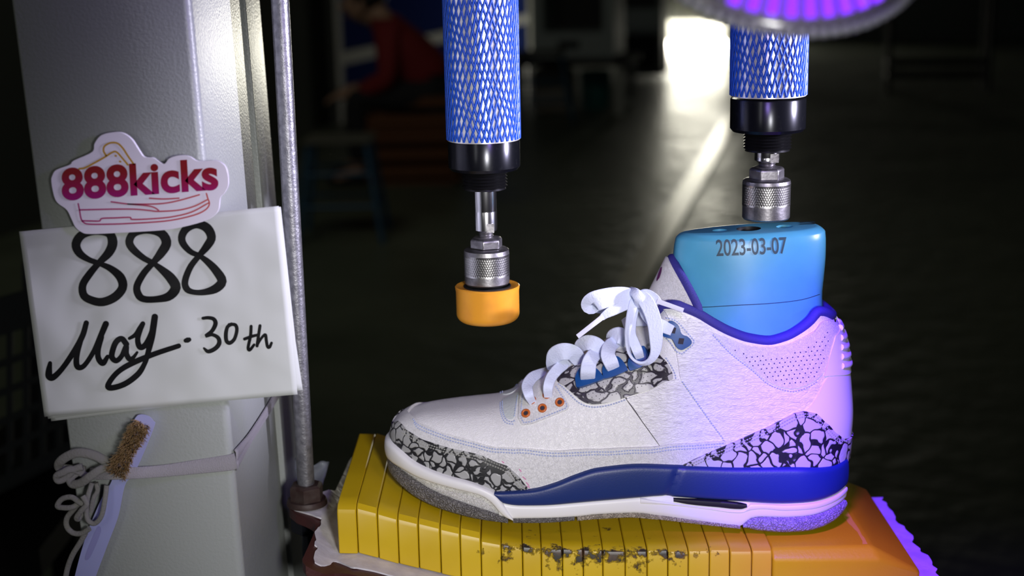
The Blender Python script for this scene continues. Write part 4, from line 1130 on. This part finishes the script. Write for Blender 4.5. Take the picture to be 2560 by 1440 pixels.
band('blue_midsole', [(1236,1236),(1245,1245)] + LOWB, [(1236,1231),(1329,1225),(1384,1211),(1440,1189),(1496,1172),(1579,1163),(1685,1165),(1715,1166),(1852,1170),(1998,1169),(2082,1164),(2112,1146)], M['blue_foam'], .0004, .0022, 130, 17, groove=(1698, 1668), power=.3)
band('air_window', [(1684,1252),(1720,1259),(1790,1266),(1852,1271),(1866,1266)], [(1683,1244),(1760,1248),(1852,1256),(1866,1259)], M['black'], .0022, .0004, 40)

# ---- upper surface S(s, t)
XT, XH = P(985, 1085, 0)[0], P(2113, 1060, 0)[0]
def wu(f): return np.maximum(Wm(f) - .0048, 0) * cap(f, .27, .125)
zb_px = [(985,1096),(993,1124),(1037,1160),(1107,1191),(1176,1210),(1234,1232),(1329,1228),(1384,1214),(1440,1192),(1496,1175),(1579,1166),(1685,1168),(1852,1173),(1998,1172),(2070,1170),(2108,1160)]
Zb_ = np.array([wall(*q) for q in zb_px]); Zb_[0, 0] = 0; Zb_[-1, 0] = 1
_zb = pchip(Zb_[:, 0], Zb_[:, 1]); zb = lambda f: _zb(f) - .002
_wt = pchip([0, .555, .575, .595, .64, .75, .85, .95, 1], [0, 0, .014, .027, .031, .033, .032, .028, .024])
def wt(f): return np.minimum(_wt(f), .86*wu(f))
tops = [(985,1082),(989,1062),(1003,1044),(1034,1027),(1070,1017),(1130,1009),(1200,1001),(1250,994),(1278,986),(1305,966),(1340,944),(1400,912),(1460,882),(1520,850),(1570,822),(1610,803)]
coll = [(1648,779),(1665,769),(1690,768),(1709,775),(1747,791),(1782,812),(1822,833),(1875,851),(1925,857),(1968,847),(2009,826),(2036,805),(2056,784)]
tp = []
for u, v in tops: p = P(u, v, 0); tp.append(((p[0]-XT)/(XH-XT), p[2]))
for u, v in coll:
    f = .7
    for _ in range(20): p = P(u, v, -float(wt(f))); f = (p[0]-XT)/(XH-XT) + .024*f**10
    tp.append((f, p[2]))
tp[0] = (0, tp[0][1]); tp = np.array(tp)
tp = tp[[i for i in range(len(tp)) if i == 0 or tp[i, 0] > tp[:i, 0].max()+1e-4]]
tp = np.vstack([tp, [1.0, P(2078, 786, 0)[2]]])
zt_f = pchip(tp[:, 0], tp[:, 1])
ea = pchip([0, .1, .25, .4, .55, .7, 1], [.55, .62, .72, .85, .80, .75, .7])
eb = pchip([0, .1, .25, .4, .55, .7, 1], [.85, .85, .9, 1.0, 1.0, 1.0, 1.0])
heel_dx = pchip([0, .15, .3, .5, .7, .88, 1], [-.0005, .001, .0018, .0002, -.0026, -.0070, -.0130])
def S(s, t):
    s = np.asarray(s, float); t = np.asarray(t, float)
    f = .5 - .5*np.cos(np.pi*s); th = t*np.pi/2
    c, sn_ = np.clip(np.cos(th), 0, 1), np.clip(np.sin(th), 0, 1)
    w, q = wu(f), wt(f)
    zf = sn_**eb(f)
    y = q + (w - q)*c**ea(f)
    b = zb(f); z = b + (np.maximum(zt_f(f), b+.001) - b)*zf
    x = XT + (XH-XT)*f + f**10*heel_dx(zf)
    return np.stack([x, -y, z], -1)
def SN(s, t, e=.004):
    s = np.asarray(s, float); t = np.asarray(t, float)
    s0, s1 = np.clip(s-e, 0, 1), np.clip(s+e, 0, 1); t0, t1 = np.clip(t-e*2, 0, 1), np.clip(t+e*2, 0, 1)
    n = np.cross(S(s1, t)-S(s0, t), S(s, t1)-S(s, t0))
    return n / (np.linalg.norm(n, axis=-1)[..., None] + 1e-12)
_n = SN(.5, .4); NS = 1.0 if _n[1] < 0 else -1.0
def SO(s, t, off): return S(s, t) + NS*SN(s, t)*np.asarray(off)[..., None] if not np.isscalar(off) else S(s, t) + NS*SN(s, t)*off
_ss, _tt = np.meshgrid(np.linspace(0, 1, 321), np.linspace(0, 1, 161), indexing='ij')
_px = proj(S(_ss, _tt))
_gs = np.gradient(_px, 1/320., axis=0); _gt = np.gradient(_px, 1/160., axis=1)
_lo = _px[::4, ::4]
def inv(u, v):
    i, j = np.unravel_index(((_lo - (u, v))**2).sum(-1).argmin(), _lo.shape[:2])
    i0, j0 = max(0, i*4-6), max(0, j*4-6); blk = _px[i0:i*4+7, j0:j*4+7]
    a, b = np.unravel_index(((blk - (u, v))**2).sum(-1).argmin(), blk.shape[:2]); i, j = i0+a, j0+b
    J = np.stack([_gs[i, j], _gt[i, j]], -1); k = np.linalg.lstsq(J, np.array([u, v]) - _px[i, j], rcond=1e-3)[0]
    k = np.clip(k, -.006, .006)
    return min(1, max(0, _ss[i, j]+k[0])), min(1, max(0, _tt[i, j]+k[1]))
def mirror_vf(v, f):
    v = np.asarray(v); n = len(v); w = v*np.array([1, -1, 1])
    return np.vstack([v, w]), list(f) + [tuple(i+n for i in reversed(q)) for q in f]
MS, MT = .46, .14
def panel(name, outline, off, thick, m, smooth_n=0, step=.0034, mirror=True, parent=sn, closed_smooth=False):
    """outline: mix of ('st', s, t) and (u, v) photo points"""
    st = np.array([(q[1], q[2]) if q[0] == 'st' else inv(*q) for q in outline])
    q = st*np.array([MS, MT])
    if closed_smooth: q = catmull(q, max(60, len(q)*8), True)
    q = resample(np.vstack([q, q[:1]]), .002)[:-1]
    q = np.clip(q, 0, [MS, MT])
    V2, T2 = fill2d(q, step); s, t = V2[:, 0]/MS, V2[:, 1]/MT
    top, bot = SO(s, t, off), SO(s, t, off-thick)
    n = len(V2); v = np.vstack([top, bot]); f = [tuple(x) for x in T2]
    for a, b in boundary(T2): f.append((b, a, a+n, b+n))
    used = sorted({i for x in f for i in x}); mp = {k: i for i, k in enumerate(used)}
    v = v[used]; f = [tuple(mp[i] for i in x) for x in f]
    if mirror and (s.min() > .001 and s.max() < .999):     # a piece on each side of the shoe
        mk(name, v*np.array([1, -1, 1]), f, m, parent, sharp=45, recalc=True)
    elif mirror: v, f = mirror_vf(v, f)
    return mk(name, v, f, m, parent, sharp=45, recalc=True)
ns, ntt = 170, 64
gs, gt = np.meshgrid(np.linspace(0, 1, ns), np.linspace(0, 1, ntt), indexing='ij')
gv = S(gs, gt).reshape(-1, 3)
gf = [(i*ntt+j, i*ntt+j+1, (i+1)*ntt+j+1, (i+1)*ntt+j) for i in range(ns-1) for j in range(ntt-1)]
v, f = mirror_vf(gv, gf)
mk('vamp', v, f, M['vamp'], sn, sharp=70, merge=2e-6)

st_of = lambda u, v: ('st',) + tuple(inv(u, v))
sA = inv(1036, 1029)
mud_edge = [(1033,1045),(1051,1061),(1107,1083),(1190,1106),(1273,1119),(1384,1126),(1496,1122),(1579,1118),(1647,1114),(1735,1106),(1808,1100),(1850,1098)]
panel('mudguard', [('st', 0, 0), ('st', 0, 1), ('st', max(.03, sA[0]-.02), 1)] + mud_edge + [(1880,1120), ('st', inv(1890, 1160)[0], 0)], 0.0019, .0022, M['smooth_leather'])
pr_edge = [(1327,1229),(1312,1208),(1296,1188),(1268,1163),(1218,1143),(1134,1122),(1057,1098),(1020,1076),(1003,1058)]
tEnd = inv(1000, 1054)
panel('toe_print', [('st', 0, 0), ('st', 0, min(.9, tEnd[1]+.05))] + [('st',)+tuple(inv(*q)) for q in reversed(pr_edge)] + [('st', inv(1330, 1228)[0], 0)], .0031, .0016, M['print'])
hp = [(1690,1168),(1750,1138),(1808,1113),(1881,1081),(1939,1054),(1983,1031),(2012,1025),(2038,1031),(2056,1051),(2079,1077),(2104,1099)]
panel('quarter', [(1662,776),(1700,946),(1752,1022),(1808,1100),(1846,1098),(1900,1074),(1960,1050),(2030,1060),(2075,1060),(2080,980),(2084,900),(2080,800),(2040,822),(2000,846),(1960,862),(1925,867),(1870,862),(1822,845),(1782,824),(1745,802),(1709,786)], .0016, .0016, M['pebble'])
panel('saddle_panel', [(1566,998),(1605,1052),(1650,1115),(1735,1106),(1808,1100),(1752,1022),(1700,946),(1684,950),(1629,974)], .0010, .0012, M['pebble'])
panel('collar_panel', [(1777,829),(1822,875),(1875,916),(1910,947),(1939,963),(1977,971),(2012,963),(2040,946),(2058,926),(2078,850),(2086,800),(2060,806),(2030,832),(2000,848),(1960,863),(1925,869),(1870,864),(1822,846)], .0024, .0012, M['smooth_leather'])
sH = inv(2104, 1099)
panel('heel_counter', [('st', 1, 0.1), ('st', 1, inv(2106, 926)[1]), (2072,932),(2062,945),(2054,958),(2047,975),(2038,992),(2027,1010),(2012,1024),(1990,1060),(2000,1100)], .0026, .0016, M['plain_white'])
panel('heel_tab', [('st', 1, inv(2106, 935)[1]), ('st', 1, .995), (2088,806),(2080,840),(2070,880),(2062,915),(2055,940),(2068,938)], .0032, .0018, M['plain_white'])
panel('heel_print', hp + [('st', 1, sH[1]), ('st', 1, 0), ('st', inv(1690, 1166)[0], 0)], .0037, .0020, M['print_heel'])
wing = [(1393,952),(1401,929),(1454,911),(1500,895),(1545,877),(1601,866),(1632,872),(1655,893),(1682,936),(1673,951),(1629,972),(1562,994),(1518,1007),(1482,1011),(1457,1004),(1434,986),(1412,966)]
panel('wing_print', wing, .0012, .001, M['print_wing'], closed_smooth=True)
panel('toe_eyestay', [(1303,982),(1297,1046),(1306,1064),(1330,1060),(1420,1024),(1424,1014),(1392,960),(1364,949),(1335,957)], .0012, .0012, M['smooth_leather'])
panel('vent_panel', [(1255,1002),(1258,1030),(1266,1044),(1282,1048),(1289,1030),(1297,982),(1280,988)], .0005, .0006, mat('pale mesh', (.60, .64, .62), .8, bump=.0004, bscale=800), closed_smooth=True)
gp_ = surf_path_px = [(1564,994),(1605,1052),(1652,1116)]
gq = [SO(*inv(*(np.array(gp_[i])*(1-k) + np.array(gp_[i+1])*k)), .0004) for i in range(2) for k in np.linspace(0, 1, 14)]
mk('saddle_seam_shade', *tube_vf(resample(gq, .002), .00055, 6), mat('seam shade', (.10, .09, .11), .8), sn, sharp=80)  # thin dark tube, stands in for the shade along the panel edge
# heel tab ribs
for k, v in enumerate((822, 845, 868, 891, 914)):
    a = inv(2091 + k*1.2, v); pts = [SO(s, a[1] + (.02 if s > .99 else 0), .0026) for s in np.linspace(a[0], 1, 12)]
    q = np.array(pts); q2 = np.vstack([q, (q*np.array([1, -1, 1]))[::-1][1:]])
    mk('heel_rib', *tube_vf(q2, .0024, 8), M['plain_white'], sn, sharp=80)

# ---- stitching, perforations
def surf_path(px, n=None, smooth=True, off=0.0):
    st = np.array([inv(*q) for q in px])
    if smooth and len(st) > 2: st = catmull(st, len(st)*14)
    else: st = np.array([st[i]*(1-k) + st[i+1]*k for i in range(len(st)-1) for k in np.linspace(0, 1, 12, endpoint=False)] + [st[-1]])
    return st
def stitches(px, off, m, name='stitching', pitch=.0019, ln=.0013, wd=.00045, smooth=True, close=False):
    st = surf_path(px + (px[:1] if close else []), smooth=smooth)
    p = SO(st[:, 0], st[:, 1], off); n = NS*SN(st[:, 0], st[:, 1])
    L = np.concatenate([[0], np.cumsum(np.linalg.norm(np.diff(p, axis=0), axis=1))])
    parts = []
    for d in np.arange(0, L[-1]-ln, pitch):
        q = [np.array([np.interp(x, L, p[:, i]) for i in range(3)]) for x in (d, d+ln)]
        nn_ = np.array([np.interp(d, L, n[:, i]) for i in range(3)]); nn_ /= np.linalg.norm(nn_)
        tt = q[1]-q[0]; w = np.cross(tt, nn_); w /= np.linalg.norm(w)+1e-12
        h = nn_*.00035
        v = [q[0]-w*wd, q[0]+w*wd, q[1]+w*wd, q[1]-w*wd, (q[0]*.75+q[1]*.25)+h-w*wd*.5, (q[0]*.75+q[1]*.25)+h+w*wd*.5, (q[0]*.25+q[1]*.75)+h+w*wd*.5, (q[0]*.25+q[1]*.75)+h-w*wd*.5]
        parts.append((v, [(4,5,6,7),(0,1,5,4),(1,2,6,5),(2,3,7,6),(3,0,4,7)]))
    v, f = mirror_vf(*join(parts))
    return stuff(mk(name, v, f, m, sn, smooth=False))
off_line = lambda L, dv: [(u, v+dv) for u, v in L]
stitches([(1035,1052)] + off_line(mud_edge[1:-1], 6), .0020, M['thread_white'])
stitches([(1038,1060)] + off_line(mud_edge[1:-1], 13), .0020, M['thread_white'])
stitches([(1015,1076),(1057,1103),(1134,1128),(1218,1149),(1264,1168),(1290,1192),(1316,1226)], .0032, M['thread_grey'])
stitches([(1012,1082),(1057,1109),(1134,1134),(1214,1155),(1258,1173),(1284,1197),(1308,1228)], .0032, M['thread_grey'])
stitches([(1700,1169),(1752,1143),(1810,1119),(1883,1087),(1941,1060),(1985,1037),(2011,1031),(2034,1037),(2051,1055),(2074,1081),(2098,1103)], .0038, M['thread_grey'])
stitches([(1718,1168),(1754,1149),(1812,1126),(1885,1094),(1944,1067),(1987,1044),(2011,1038),(2030,1043),(2046,1060),(2070,1087),(2094,1109)], .0038, M['thread_grey'])
stitches([(1309,988),(1303,1044),(1310,1058),(1328,1055),(1415,1021),(1418,1014),(1388,965)], .0012, M['thread_white'], smooth=False)
stitches([(1396,960),(1428,990),(1452,1010),(1482,1018),(1518,1014),(1562,1000),(1629,978),(1678,956),(1688,938),(1660,890)], .0004, M['thread_white'])
stitches([(1704,952),(1752,1020),(1810,1099)], .0017, M['thread_white'])
stitches([(1780,836),(1822,880),(1875,921),(1910,952),(1939,968),(1977,977),(2012,969),(2040,952)], .0019, M['thread_white'])
stitches([(1668,795),(1685,799),(1735,852),(1731,862),(1704,885),(1690,878),(1655,838)], .0017, M['thread_white'], smooth=False)
stitches([(1256,1004),(1257,1028),(1266,1050),(1284,1055),(1290,1046)], .0006, M['thread_white'])
stitches([(1251,1006),(1252,1030),(1262,1055),(1284,1061)], .0003, M['thread_white'])
stitches([(1296,990),(1289,1030),(1286,1046)], .0008, M['thread_white'])
def dots(name, poly, sx, sy, r, off, rot=0.0):
    parts = []; c, s_ = math.cos(rot), math.sin(rot); ctr = np.mean(poly, axis=0)
    for i in range(-40, 41):
        for j in range(-40, 41):
            a, b = (i + .5*(j % 2))*sx, j*sy; q = ctr + (a*c - b*s_, a*s_ + b*c)
            if not inside(poly, q): continue
            st = inv(*q); n = NS*SN(*st); p = S(*st) + n*off
            t1 = np.cross(n, [0, 0, 1.0]); t1 /= np.linalg.norm(t1); t2 = np.cross(n, t1)
            parts.append(([p + r*(t1*math.cos(k*math.pi/3) + t2*math.sin(k*math.pi/3)) for k in range(6)], [(0, 1, 2, 3, 4, 5)]))
    v, f = mirror_vf(*join(parts)); return stuff(mk(name, v, f, M['hole'], sn, smooth=False))
dots('perforations', [(1790,848),(1830,872),(1880,912),(1915,942),(1945,955),(1977,962),(2008,955),(2034,938),(2050,918),(2066,860),(2074,815),(2050,838),(2010,868),(1968,885),(1925,890),(1866,883),(1815,862)], 13.5, 10.5, .0005, .0026, -.10)
dots('perforations', [(1440,985),(1470,1002),(1518,998),(1562,985),(1629,963),(1668,945),(1668,930),(1645,905),(1560,930),(1510,952),(1450,975)], 11, 9, .00032, .0014, -.3)
dots('perforations', [(1406,938),(1454,918),(1440,945),(1412,958)], 11, 9, .00032, .0014, -.3)

pkm = mat('pink chalk', (.62, .22, .40), .8)
for pts in ([(1299,1172),(1303,1177)], [(1307,1190),(1314,1196)], [(1316,1204),(1322,1211)], [(1318,1213),(1324,1216)], [(1256,1153),(1260,1156)]):
    V2, T2 = stroke_poly([pts[0], np.mean(pts, axis=0), pts[1]], 2.4, 6)
    mk('chalk_mark', [SO(*inv(*p), .0022) for p in V2], T2, pkm, sn, recalc=False, smooth=False)
# ---- collar binding and lining
sC = inv(1646, 786)[0]
ssr = np.linspace(sC, 1, 70); rim = S(ssr, np.ones(70)) + np.array([0, .0012, .0012])
rim[0] += [-.001, .002, -.008]
full = np.vstack([rim, (rim*np.array([1, -1, 1]))[::-1][1:]])
mk('collar_binding', *tube_vf(full, .0036, 12), M['blue_fabric'], sn, sharp=80)
ln_o, ln_i = full.copy(), full.copy(); ln_i[:, 2] -= .03; ln_i[:, 1] *= .97
k = len(full); lm_ = full*np.array([1, .93, 1])
v = np.vstack([lm_, ln_i*np.array([1, .9, 1])]); f = [(i, i+1, i+1+k, i+k) for i in range(k-1)]
lo = mk('lining', v, f, M['lining'], sn)

# ---- tongue
tc = catmull([P(u, v, 0) for u, v in [(1310,975),(1400,918),(1500,860),(1575,812),(1612,745),(1640,690),(1664,641)]], 60)
def tong(v, q, off=0.0):
    vv = v - .30*max(0, (v-.45)/.55)*q*q; i = min(58.999, max(0, vv)*59); a = int(i); c = tc[a]*(1-(i-a)) + tc[a+1]*(i-a)
    back = .028*(.25 + .75*min(1, max(0, (v-.3)/.5))); hw = .018 + .0115*min(1, max(0, (v-.2)/.5))
    return c + np.array([back*abs(q)**2.0 + off, q*hw*(1 - off*4), -off*.3 - .004*abs(q)])
v = []; f = []; nv_, nq = 36, 25
for off in (0.0, .005):
    for i in range(nv_):
        for j in range(nq): v.append(tong(i/(nv_-1), -1+2*j/(nq-1), off))
K = nv_*nq
for b in (0, K):
    for i in range(nv_-1):
        for j in range(nq-1): a = b+i*nq+j; f.append((a, a+1, a+nq+1, a+nq))
rimi = [i*nq for i in range(nv_)] + [(nv_-1)*nq+j for j in range(1, nq)] + [i*nq+nq-1 for i in range(nv_-2, -1, -1)]
for a, b in zip(rimi[:-1], rimi[1:]): f.append((a, b, b+K, a+K))
tg = mk('tongue', v, f, M['smooth_leather'], sn, sharp=70)
edge = [tong(v_, -1, .0045) for v_ in np.linspace(.55, 1, 14)] + [tong(1, q, .0045) for q in np.linspace(-1, 1, 40)[1:]] + [tong(v_, 1, .0045) for v_ in np.linspace(1, .55, 14)[1:]]
mk('tongue_binding', *tube_vf(resample(edge, .003), .0032, 10), M['blue_fabric'], sn, sharp=80)
mv = []
for (v_, q) in [(.82, -.20), (.86, -.23), (.90, -.20), (.93, -.12), (.91, -.06), (.87, -.10), (.83, -.14)]: mv.append(tong(v_, q) + np.array([-.0004, -.0002, .0001]))
mk('tongue_mark', mv, [tuple(range(7))], M['tongue_mark'], sn, recalc=False, smooth=False)

# ---- eyelets and lace loops
def ring_on(st, r, off, rr, m, name):
    n = NS*SN(*st); p = S(*st) + n*off; t1 = np.cross(n, [0, 0, 1.0]); t1 /= np.linalg.norm(t1); t2 = np.cross(n, t1)
    o = mk(name, *tube_vf([p + r*(t1*math.cos(a) + t2*math.sin(a)) for a in np.linspace(0, 2*math.pi, 24, endpoint=False)], rr, 8, True), m, sn, sharp=80)
    h = mk('eyelet_hole', [p + n*.0001 + r*(t1*math.cos(a) + t2*math.sin(a)) for a in np.linspace(0, 2*math.pi, 16, endpoint=False)], [tuple(range(16))], M['hole'], sn, recalc=False, smooth=False)
    sub(h, o); return p
for (u, v) in [(1316, 1035), (1357, 1022), (1400, 1007), (1331, 1003), (1369, 989)]:
    ring_on(inv(u, v), .0024, .0015, .0009, M['orange'], 'eyelet')
def loop_piece(name, px, off, thick, m, holes=()):
    st = [inv(*q) for q in px]; q = catmull(np.array(st)*np.array([MS, MT]), 48, True)
    V2, T2 = fill2d(q, .002); s, t = V2[:, 0]/MS, V2[:, 1]/MT
    a, b = SO(s, t, off), SO(s, t, off-thick); n = len(V2)
    f = [tuple(x) for x in T2] + [(y, x, x+n, y+n) for x, y in boundary(T2)]
    o = mk(name, np.vstack([a, b]), f, m, sn, sharp=60); bevel(o, .0008, 3, 40); return o
loop_piece('lace_loop', [(1443,948),(1443,966),(1447,973),(1475,965),(1508,952),(1511,947),(1498,930),(1480,922),(1458,926)], .0048, .004, M['blue_plastic'])
loop_piece('lace_loop', [(1510,925),(1510,944),(1514,950),(1540,942),(1566,930),(1570,926),(1558,905),(1545,897),(1525,904)], .0048, .004, M['blue_plastic'])
loop_piece('lace_loop', [(1572,905),(1573,925),(1580,928),(1605,918),(1628,900),(1632,890),(1622,876),(1610,870),(1590,880)], .0048, .004, M['blue_plastic'])
lk = loop_piece('lace_lock', [(1677,802),(1686,804),(1697,815),(1701,829),(1707,836),(1718,840),(1727,850),(1724,860),(1710,869),(1700,872),(1691,866),(1684,852),(1680,846),(1668,841),(1659,832),(1664,818)], .0044, .003, M['blue_plastic'])
for (u, v) in [(1683, 824), (1701, 850)]:
    h = inv(u, v); c = SO(h[0], h[1], .0046); n = NS*SN(*h); t1 = np.cross(n, [0, 0, 1.0]); t1 /= np.linalg.norm(t1); t2 = np.cross(n, t1)
    sq = [c + .0022*(t1*a + t2*b) for a, b in ((-1, -.8), (.6, -1), (1, .8), (-.6, 1))]
    sub(mk('lock_hole', sq, [(0, 1, 2, 3)], M['hole'], sn, recalc=False, smooth=False), lk)

# ---- laces
def YS_(u, v, off=.003):
    st = inv(u, v); return SO(st[0], st[1], off)[1]
def lace(name, pts, th=.0017, n=46):
    q = [(p[0], p[1], (p[2] if p[2] is not None else YS_(p[0], p[1])), p[3]*1.2, p[4] if len(p) > 4 else 0) for p in pts]
    return mk(name, *ribbon_vf(q, th, n), M['lace'], sn, sharp=35)
lace('lace', [(1331,1006,None,16),(1322,988,-.034,20),(1318,965,-.026,24),(1330,945,-.016,24),(1348,934,-.006,20,20),(1372,926,.006,16,40),(1400,925,.02,14,60)])
lace('lace', [(1370,992,None,17),(1370,968,-.032,21),(1379,942,-.026,23),(1398,920,-.018,24),(1422,905,-.008,22),(1446,896,.004,18,30),(1470,893,.016,14,50)])
lace('lace', [(1380,926,-.004,20,30),(1379,908,-.012,26,20),(1388,888,-.017,34,0),(1408,879,-.021,36,-10),(1432,883,-.020,36,-20),(1446,898,-.016,32,-10),(1456,912,-.012,26,0)])
lace('lace', [(1469,951,None,30),(1470,930,-.035,32),(1473,908,-.032,31),(1483,890,-.026,30),(1500,878,-.016,26,20),(1522,870,-.004,20,40)])
lace('lace', [(1446,878,-.006,20,30),(1452,864,-.013,28,10),(1468,857,-.019,32,0),(1488,862,-.022,34,-10),(1504,876,-.020,32,-10),(1514,890,-.016,26,0)])
lace('lace', [(1535,925,None,26),(1528,908,-.034,30),(1520,888,-.031,30),(1524,868,-.024,30,0),(1538,855,-.014,28,20),(1560,846,-.004,22,40)])
lace('lace', [(1524,856,-.006,20,30),(1532,842,-.013,30,10),(1547,838,-.018,34,0),(1560,846,-.020,34,-10),(1572,862,-.016,26,0)])
lace('lace', [(1601,898,None,18),(1594,878,-.034,22),(1585,856,-.032,22),(1578,834,-.030,20),(1580,800,-.024,20),(1588,765,-.018,20)])
lace('lace', [(1606,768,-.020,20),(1618,790,-.030,24),(1640,808,-.036,27),(1662,818,-.037,26),(1681,827,-.039,22)])
lace('lace', [(1560,812,.0,24,10),(1580,802,-.008,26),(1606,800,-.014,26),(1630,802,-.016,22)])
KY = -.026
lace('bow_loop', [(1592,742,KY,26),(1562,738,KY-.004,34),(1530,741,KY-.008,38),(1500,749,KY-.011,42),(1482,756,KY-.010,44,25),(1476,762,KY-.004,40,70),(1486,766,KY+.006,36,120),(1510,766,KY+.009,30,160),(1545,762,KY+.006,26,180),(1590,752,KY+.001,22,180)], n=70)
lace('bow_loop', [(1590,740,KY-.004,24),(1608,746,KY-.010,30),(1624,770,KY-.014,32,0),(1636,805,KY-.017,31,0),(1640,845,KY-.019,28,5),(1638,880,KY-.019,22,20),(1625,902,KY-.018,16,45),(1605,909,KY-.017,12,70),(1585,900,KY-.016,10,90),(1572,878,KY-.015,10,110),(1568,840,KY-.013,12,130),(1574,800,KY-.010,18,150),(1582,765,KY-.006,20,165),(1588,748,KY-.002,20,175)], n=90)
le = lace('lace_end', [(1590,750,KY,20),(1560,764,KY-.007,22),(1530,777,KY-.010,22),(1512,788,KY-.011,16),(1504,795,KY-.011,13)], n=30)
sub(mk('aglet', *ribbon_vf([(1507,792,KY-.011,14,0),(1480,813,KY-.012,13,0),(1444,841,KY-.012,12,0)], .003, 16), M['aglet'], sn, sharp=60), le)
le = lace('lace_end', [(1596,742,KY-.003,22),(1615,738,KY-.006,26),(1636,747,KY-.010,22),(1648,756,KY-.012,14)], n=24)
sub(mk('aglet', *ribbon_vf([(1643,753,KY-.012,13,0),(1675,764,KY-.015,12,0),(1708,776,KY-.018,12,0)], .003, 16), M['aglet'], sn, sharp=60), le)
mk('bow_knot', *ribbon_vf([(1580,728,KY+.004,20,0),(1590,734,KY-.008,26,0),(1598,746,KY-.010,28,0),(1597,760,KY-.004,22,0)], .006, 24, 12), M['lace'], sn, sharp=80)

# ================================================================== shoe last
lx = lambda u, v: P(u, v, 0)
rows_ = [(572, 1696, 2050, .0215), (590, 1688, 2061, .0235), (640, 1683, 2061, .0250), (700, 1684, 2056, .0262), (740, 1686, 2052, .0270), (800, 1690, 2054, .0280), (860, 1694, 2056, .0285), (920, 1690, 2062, .029)]
last = thing('shoe_last', 'sky blue plastic shoe last dated 2023-03-07 standing up out of the sneaker', 'shoe last', tuple(P(1870, 900, 0)))
zz_ = np.array([P(1870, r[0], 0)[2] for r in rows_]); xa_ = np.array([P(r[1], r[0], 0)[0] for r in rows_]); xb_ = np.array([P(r[2], r[0], 0)[0] for r in rows_]); hw_ = np.array([r[3] for r in rows_])
o_ = np.argsort(zz_); fa_, fb_, fh_ = pchip(zz_[o_], xa_[o_]), pchip(zz_[o_], xb_[o_]), pchip(zz_[o_], hw_[o_])
zT = zz_.max(); tiltz = .042
def last_pt(z, a, shrink=0.0):
    x0, x1, h = float(fa_(z))+shrink, float(fb_(z))-shrink, float(fh_(z))-shrink
    c, s_ = math.cos(a), math.sin(a); xc, rx_ = (x0+x1)/2, (x1-x0)/2
    x = xc + rx_*math.copysign(abs(c)**(2/2.6), c); y = h*math.copysign(abs(s_)**(2/2.6), s_)
    if c < 0: y *= 1 - .25*abs(c)
    return np.array([x, y, z + tiltz*(x - (fa_(zT)+fb_(zT))/2)])
def last_y(x, z):
    z0 = z - tiltz*(x - (fa_(zT)+fb_(zT))/2); x0, x1, h = float(fa_(z0)), float(fb_(z0)), float(fh_(z0))
    c = abs((x-(x0+x1)/2)/((x1-x0)/2)); c = min(.999, c); y = h*(1-c**2.6)**(1/2.6)
    if x < (x0+x1)/2: y *= 1 - .25*c**1.3
    return -y
NA = 96; v = []; f = []
zs = list(np.linspace(zz_.min(), zT-.004, 22)); R_ = .0035
levels = [(z, 0.0) for z in zs] + [(zT-.004+.004*math.sin(q), R_*(1-math.cos(q))) for q in np.linspace(.2, math.pi/2, 7)]
seamz = P(1870, 762, -.027)[2]
for z, shr in levels:
    for i in range(NA): v.append(last_pt(min(z, zT), 2*math.pi*i/NA, shr))
for j in range(len(levels)-1):
    for i in range(NA): k = (i+1) % NA; f.append((j*NA+i, j*NA+k, (j+1)*NA+k, (j+1)*NA+i))
f.append(tuple(range(NA)))
# top face with three bored holes
top0 = (len(levels)-1)*NA; loop = np.array(v[top0:top0+NA])
def top_z(x): return zT + tiltz*(x - (fa_(zT)+fb_(zT))/2)
hol = []
for u, r in ((1800, .0052), (1872, .0085), (1962, .0058)):
    x = P(u, 566, 0)[0]; hol.append((x, .0005, r))
hp_ = [[(x + r*math.cos(a), y + r*math.sin(a)) for a in np.linspace(0, 2*math.pi, 28, endpoint=False)] for x, y, r in hol]
V2, T2 = fill2d(loop[:, :2], .008, hp_)
body_v, body_f = join([(v, f), ([(p[0], p[1], top_z(p[0])) for p in V2], T2)])
mk('last_body', body_v, body_f, M['last'], last, sharp=50, merge=1e-6)
for (x, y, r), hq in zip(hol, hp_):
    n = len(hq); vv = [(a, b, top_z(a)) for a, b in hq] + [(a, b, top_z(a)-.02) for a, b in hq]
    ff = [(i, (i+1) % n, (i+1) % n + n, i+n) for i in range(n)] + [tuple(range(n, 2*n))]
    mk('bored_hole', vv, ff, M['black'] if r > .008 else M['last'], last)
def on_last(u, v, off=.0003):
    y = -.026
    for _ in range(6): p = P(u, v, y); y = last_y(p[0], p[2])
    return P(u, v, y) + np.array([0, -off, 0])
TV, TT = text2d('2023-03-07', .012, .98); tw, thh = TV.max(0)
mk('date_print', [on_last(1791 + (p[0]/tw)*177 - (p[1]/thh)*2, 641 - (p[0]/tw)*7 - (p[1]/thh)*42) for p in TV], TT, M['last_ink'], last, recalc=False, smooth=False)
sm = catmull([(1748,768),(1780,767),(1845,763),(1905,760),(1965,755),(2010,748),(2049,736)], 60)
mk('hinge_seam', *tube_vf([on_last(u, v, -.0001) for u, v in sm], .0003, 6), M['last_ink'], last)
w_ = stroke_poly([(2000,557),(2018,556),(2036,556)], 2.0, 10)
for dv in (0, 4):
    q = [P(u, v+dv, .004) for u, v in w_[0]]
    mk('top_mark', [(p[0], p[1], top_z(p[0])+.0002) for p in [PZ(u, v+dv, top_z(P(u, v, 0)[0])) for u, v in w_[0]]], w_[1], M['last_ink'], last, recalc=False, smooth=False)
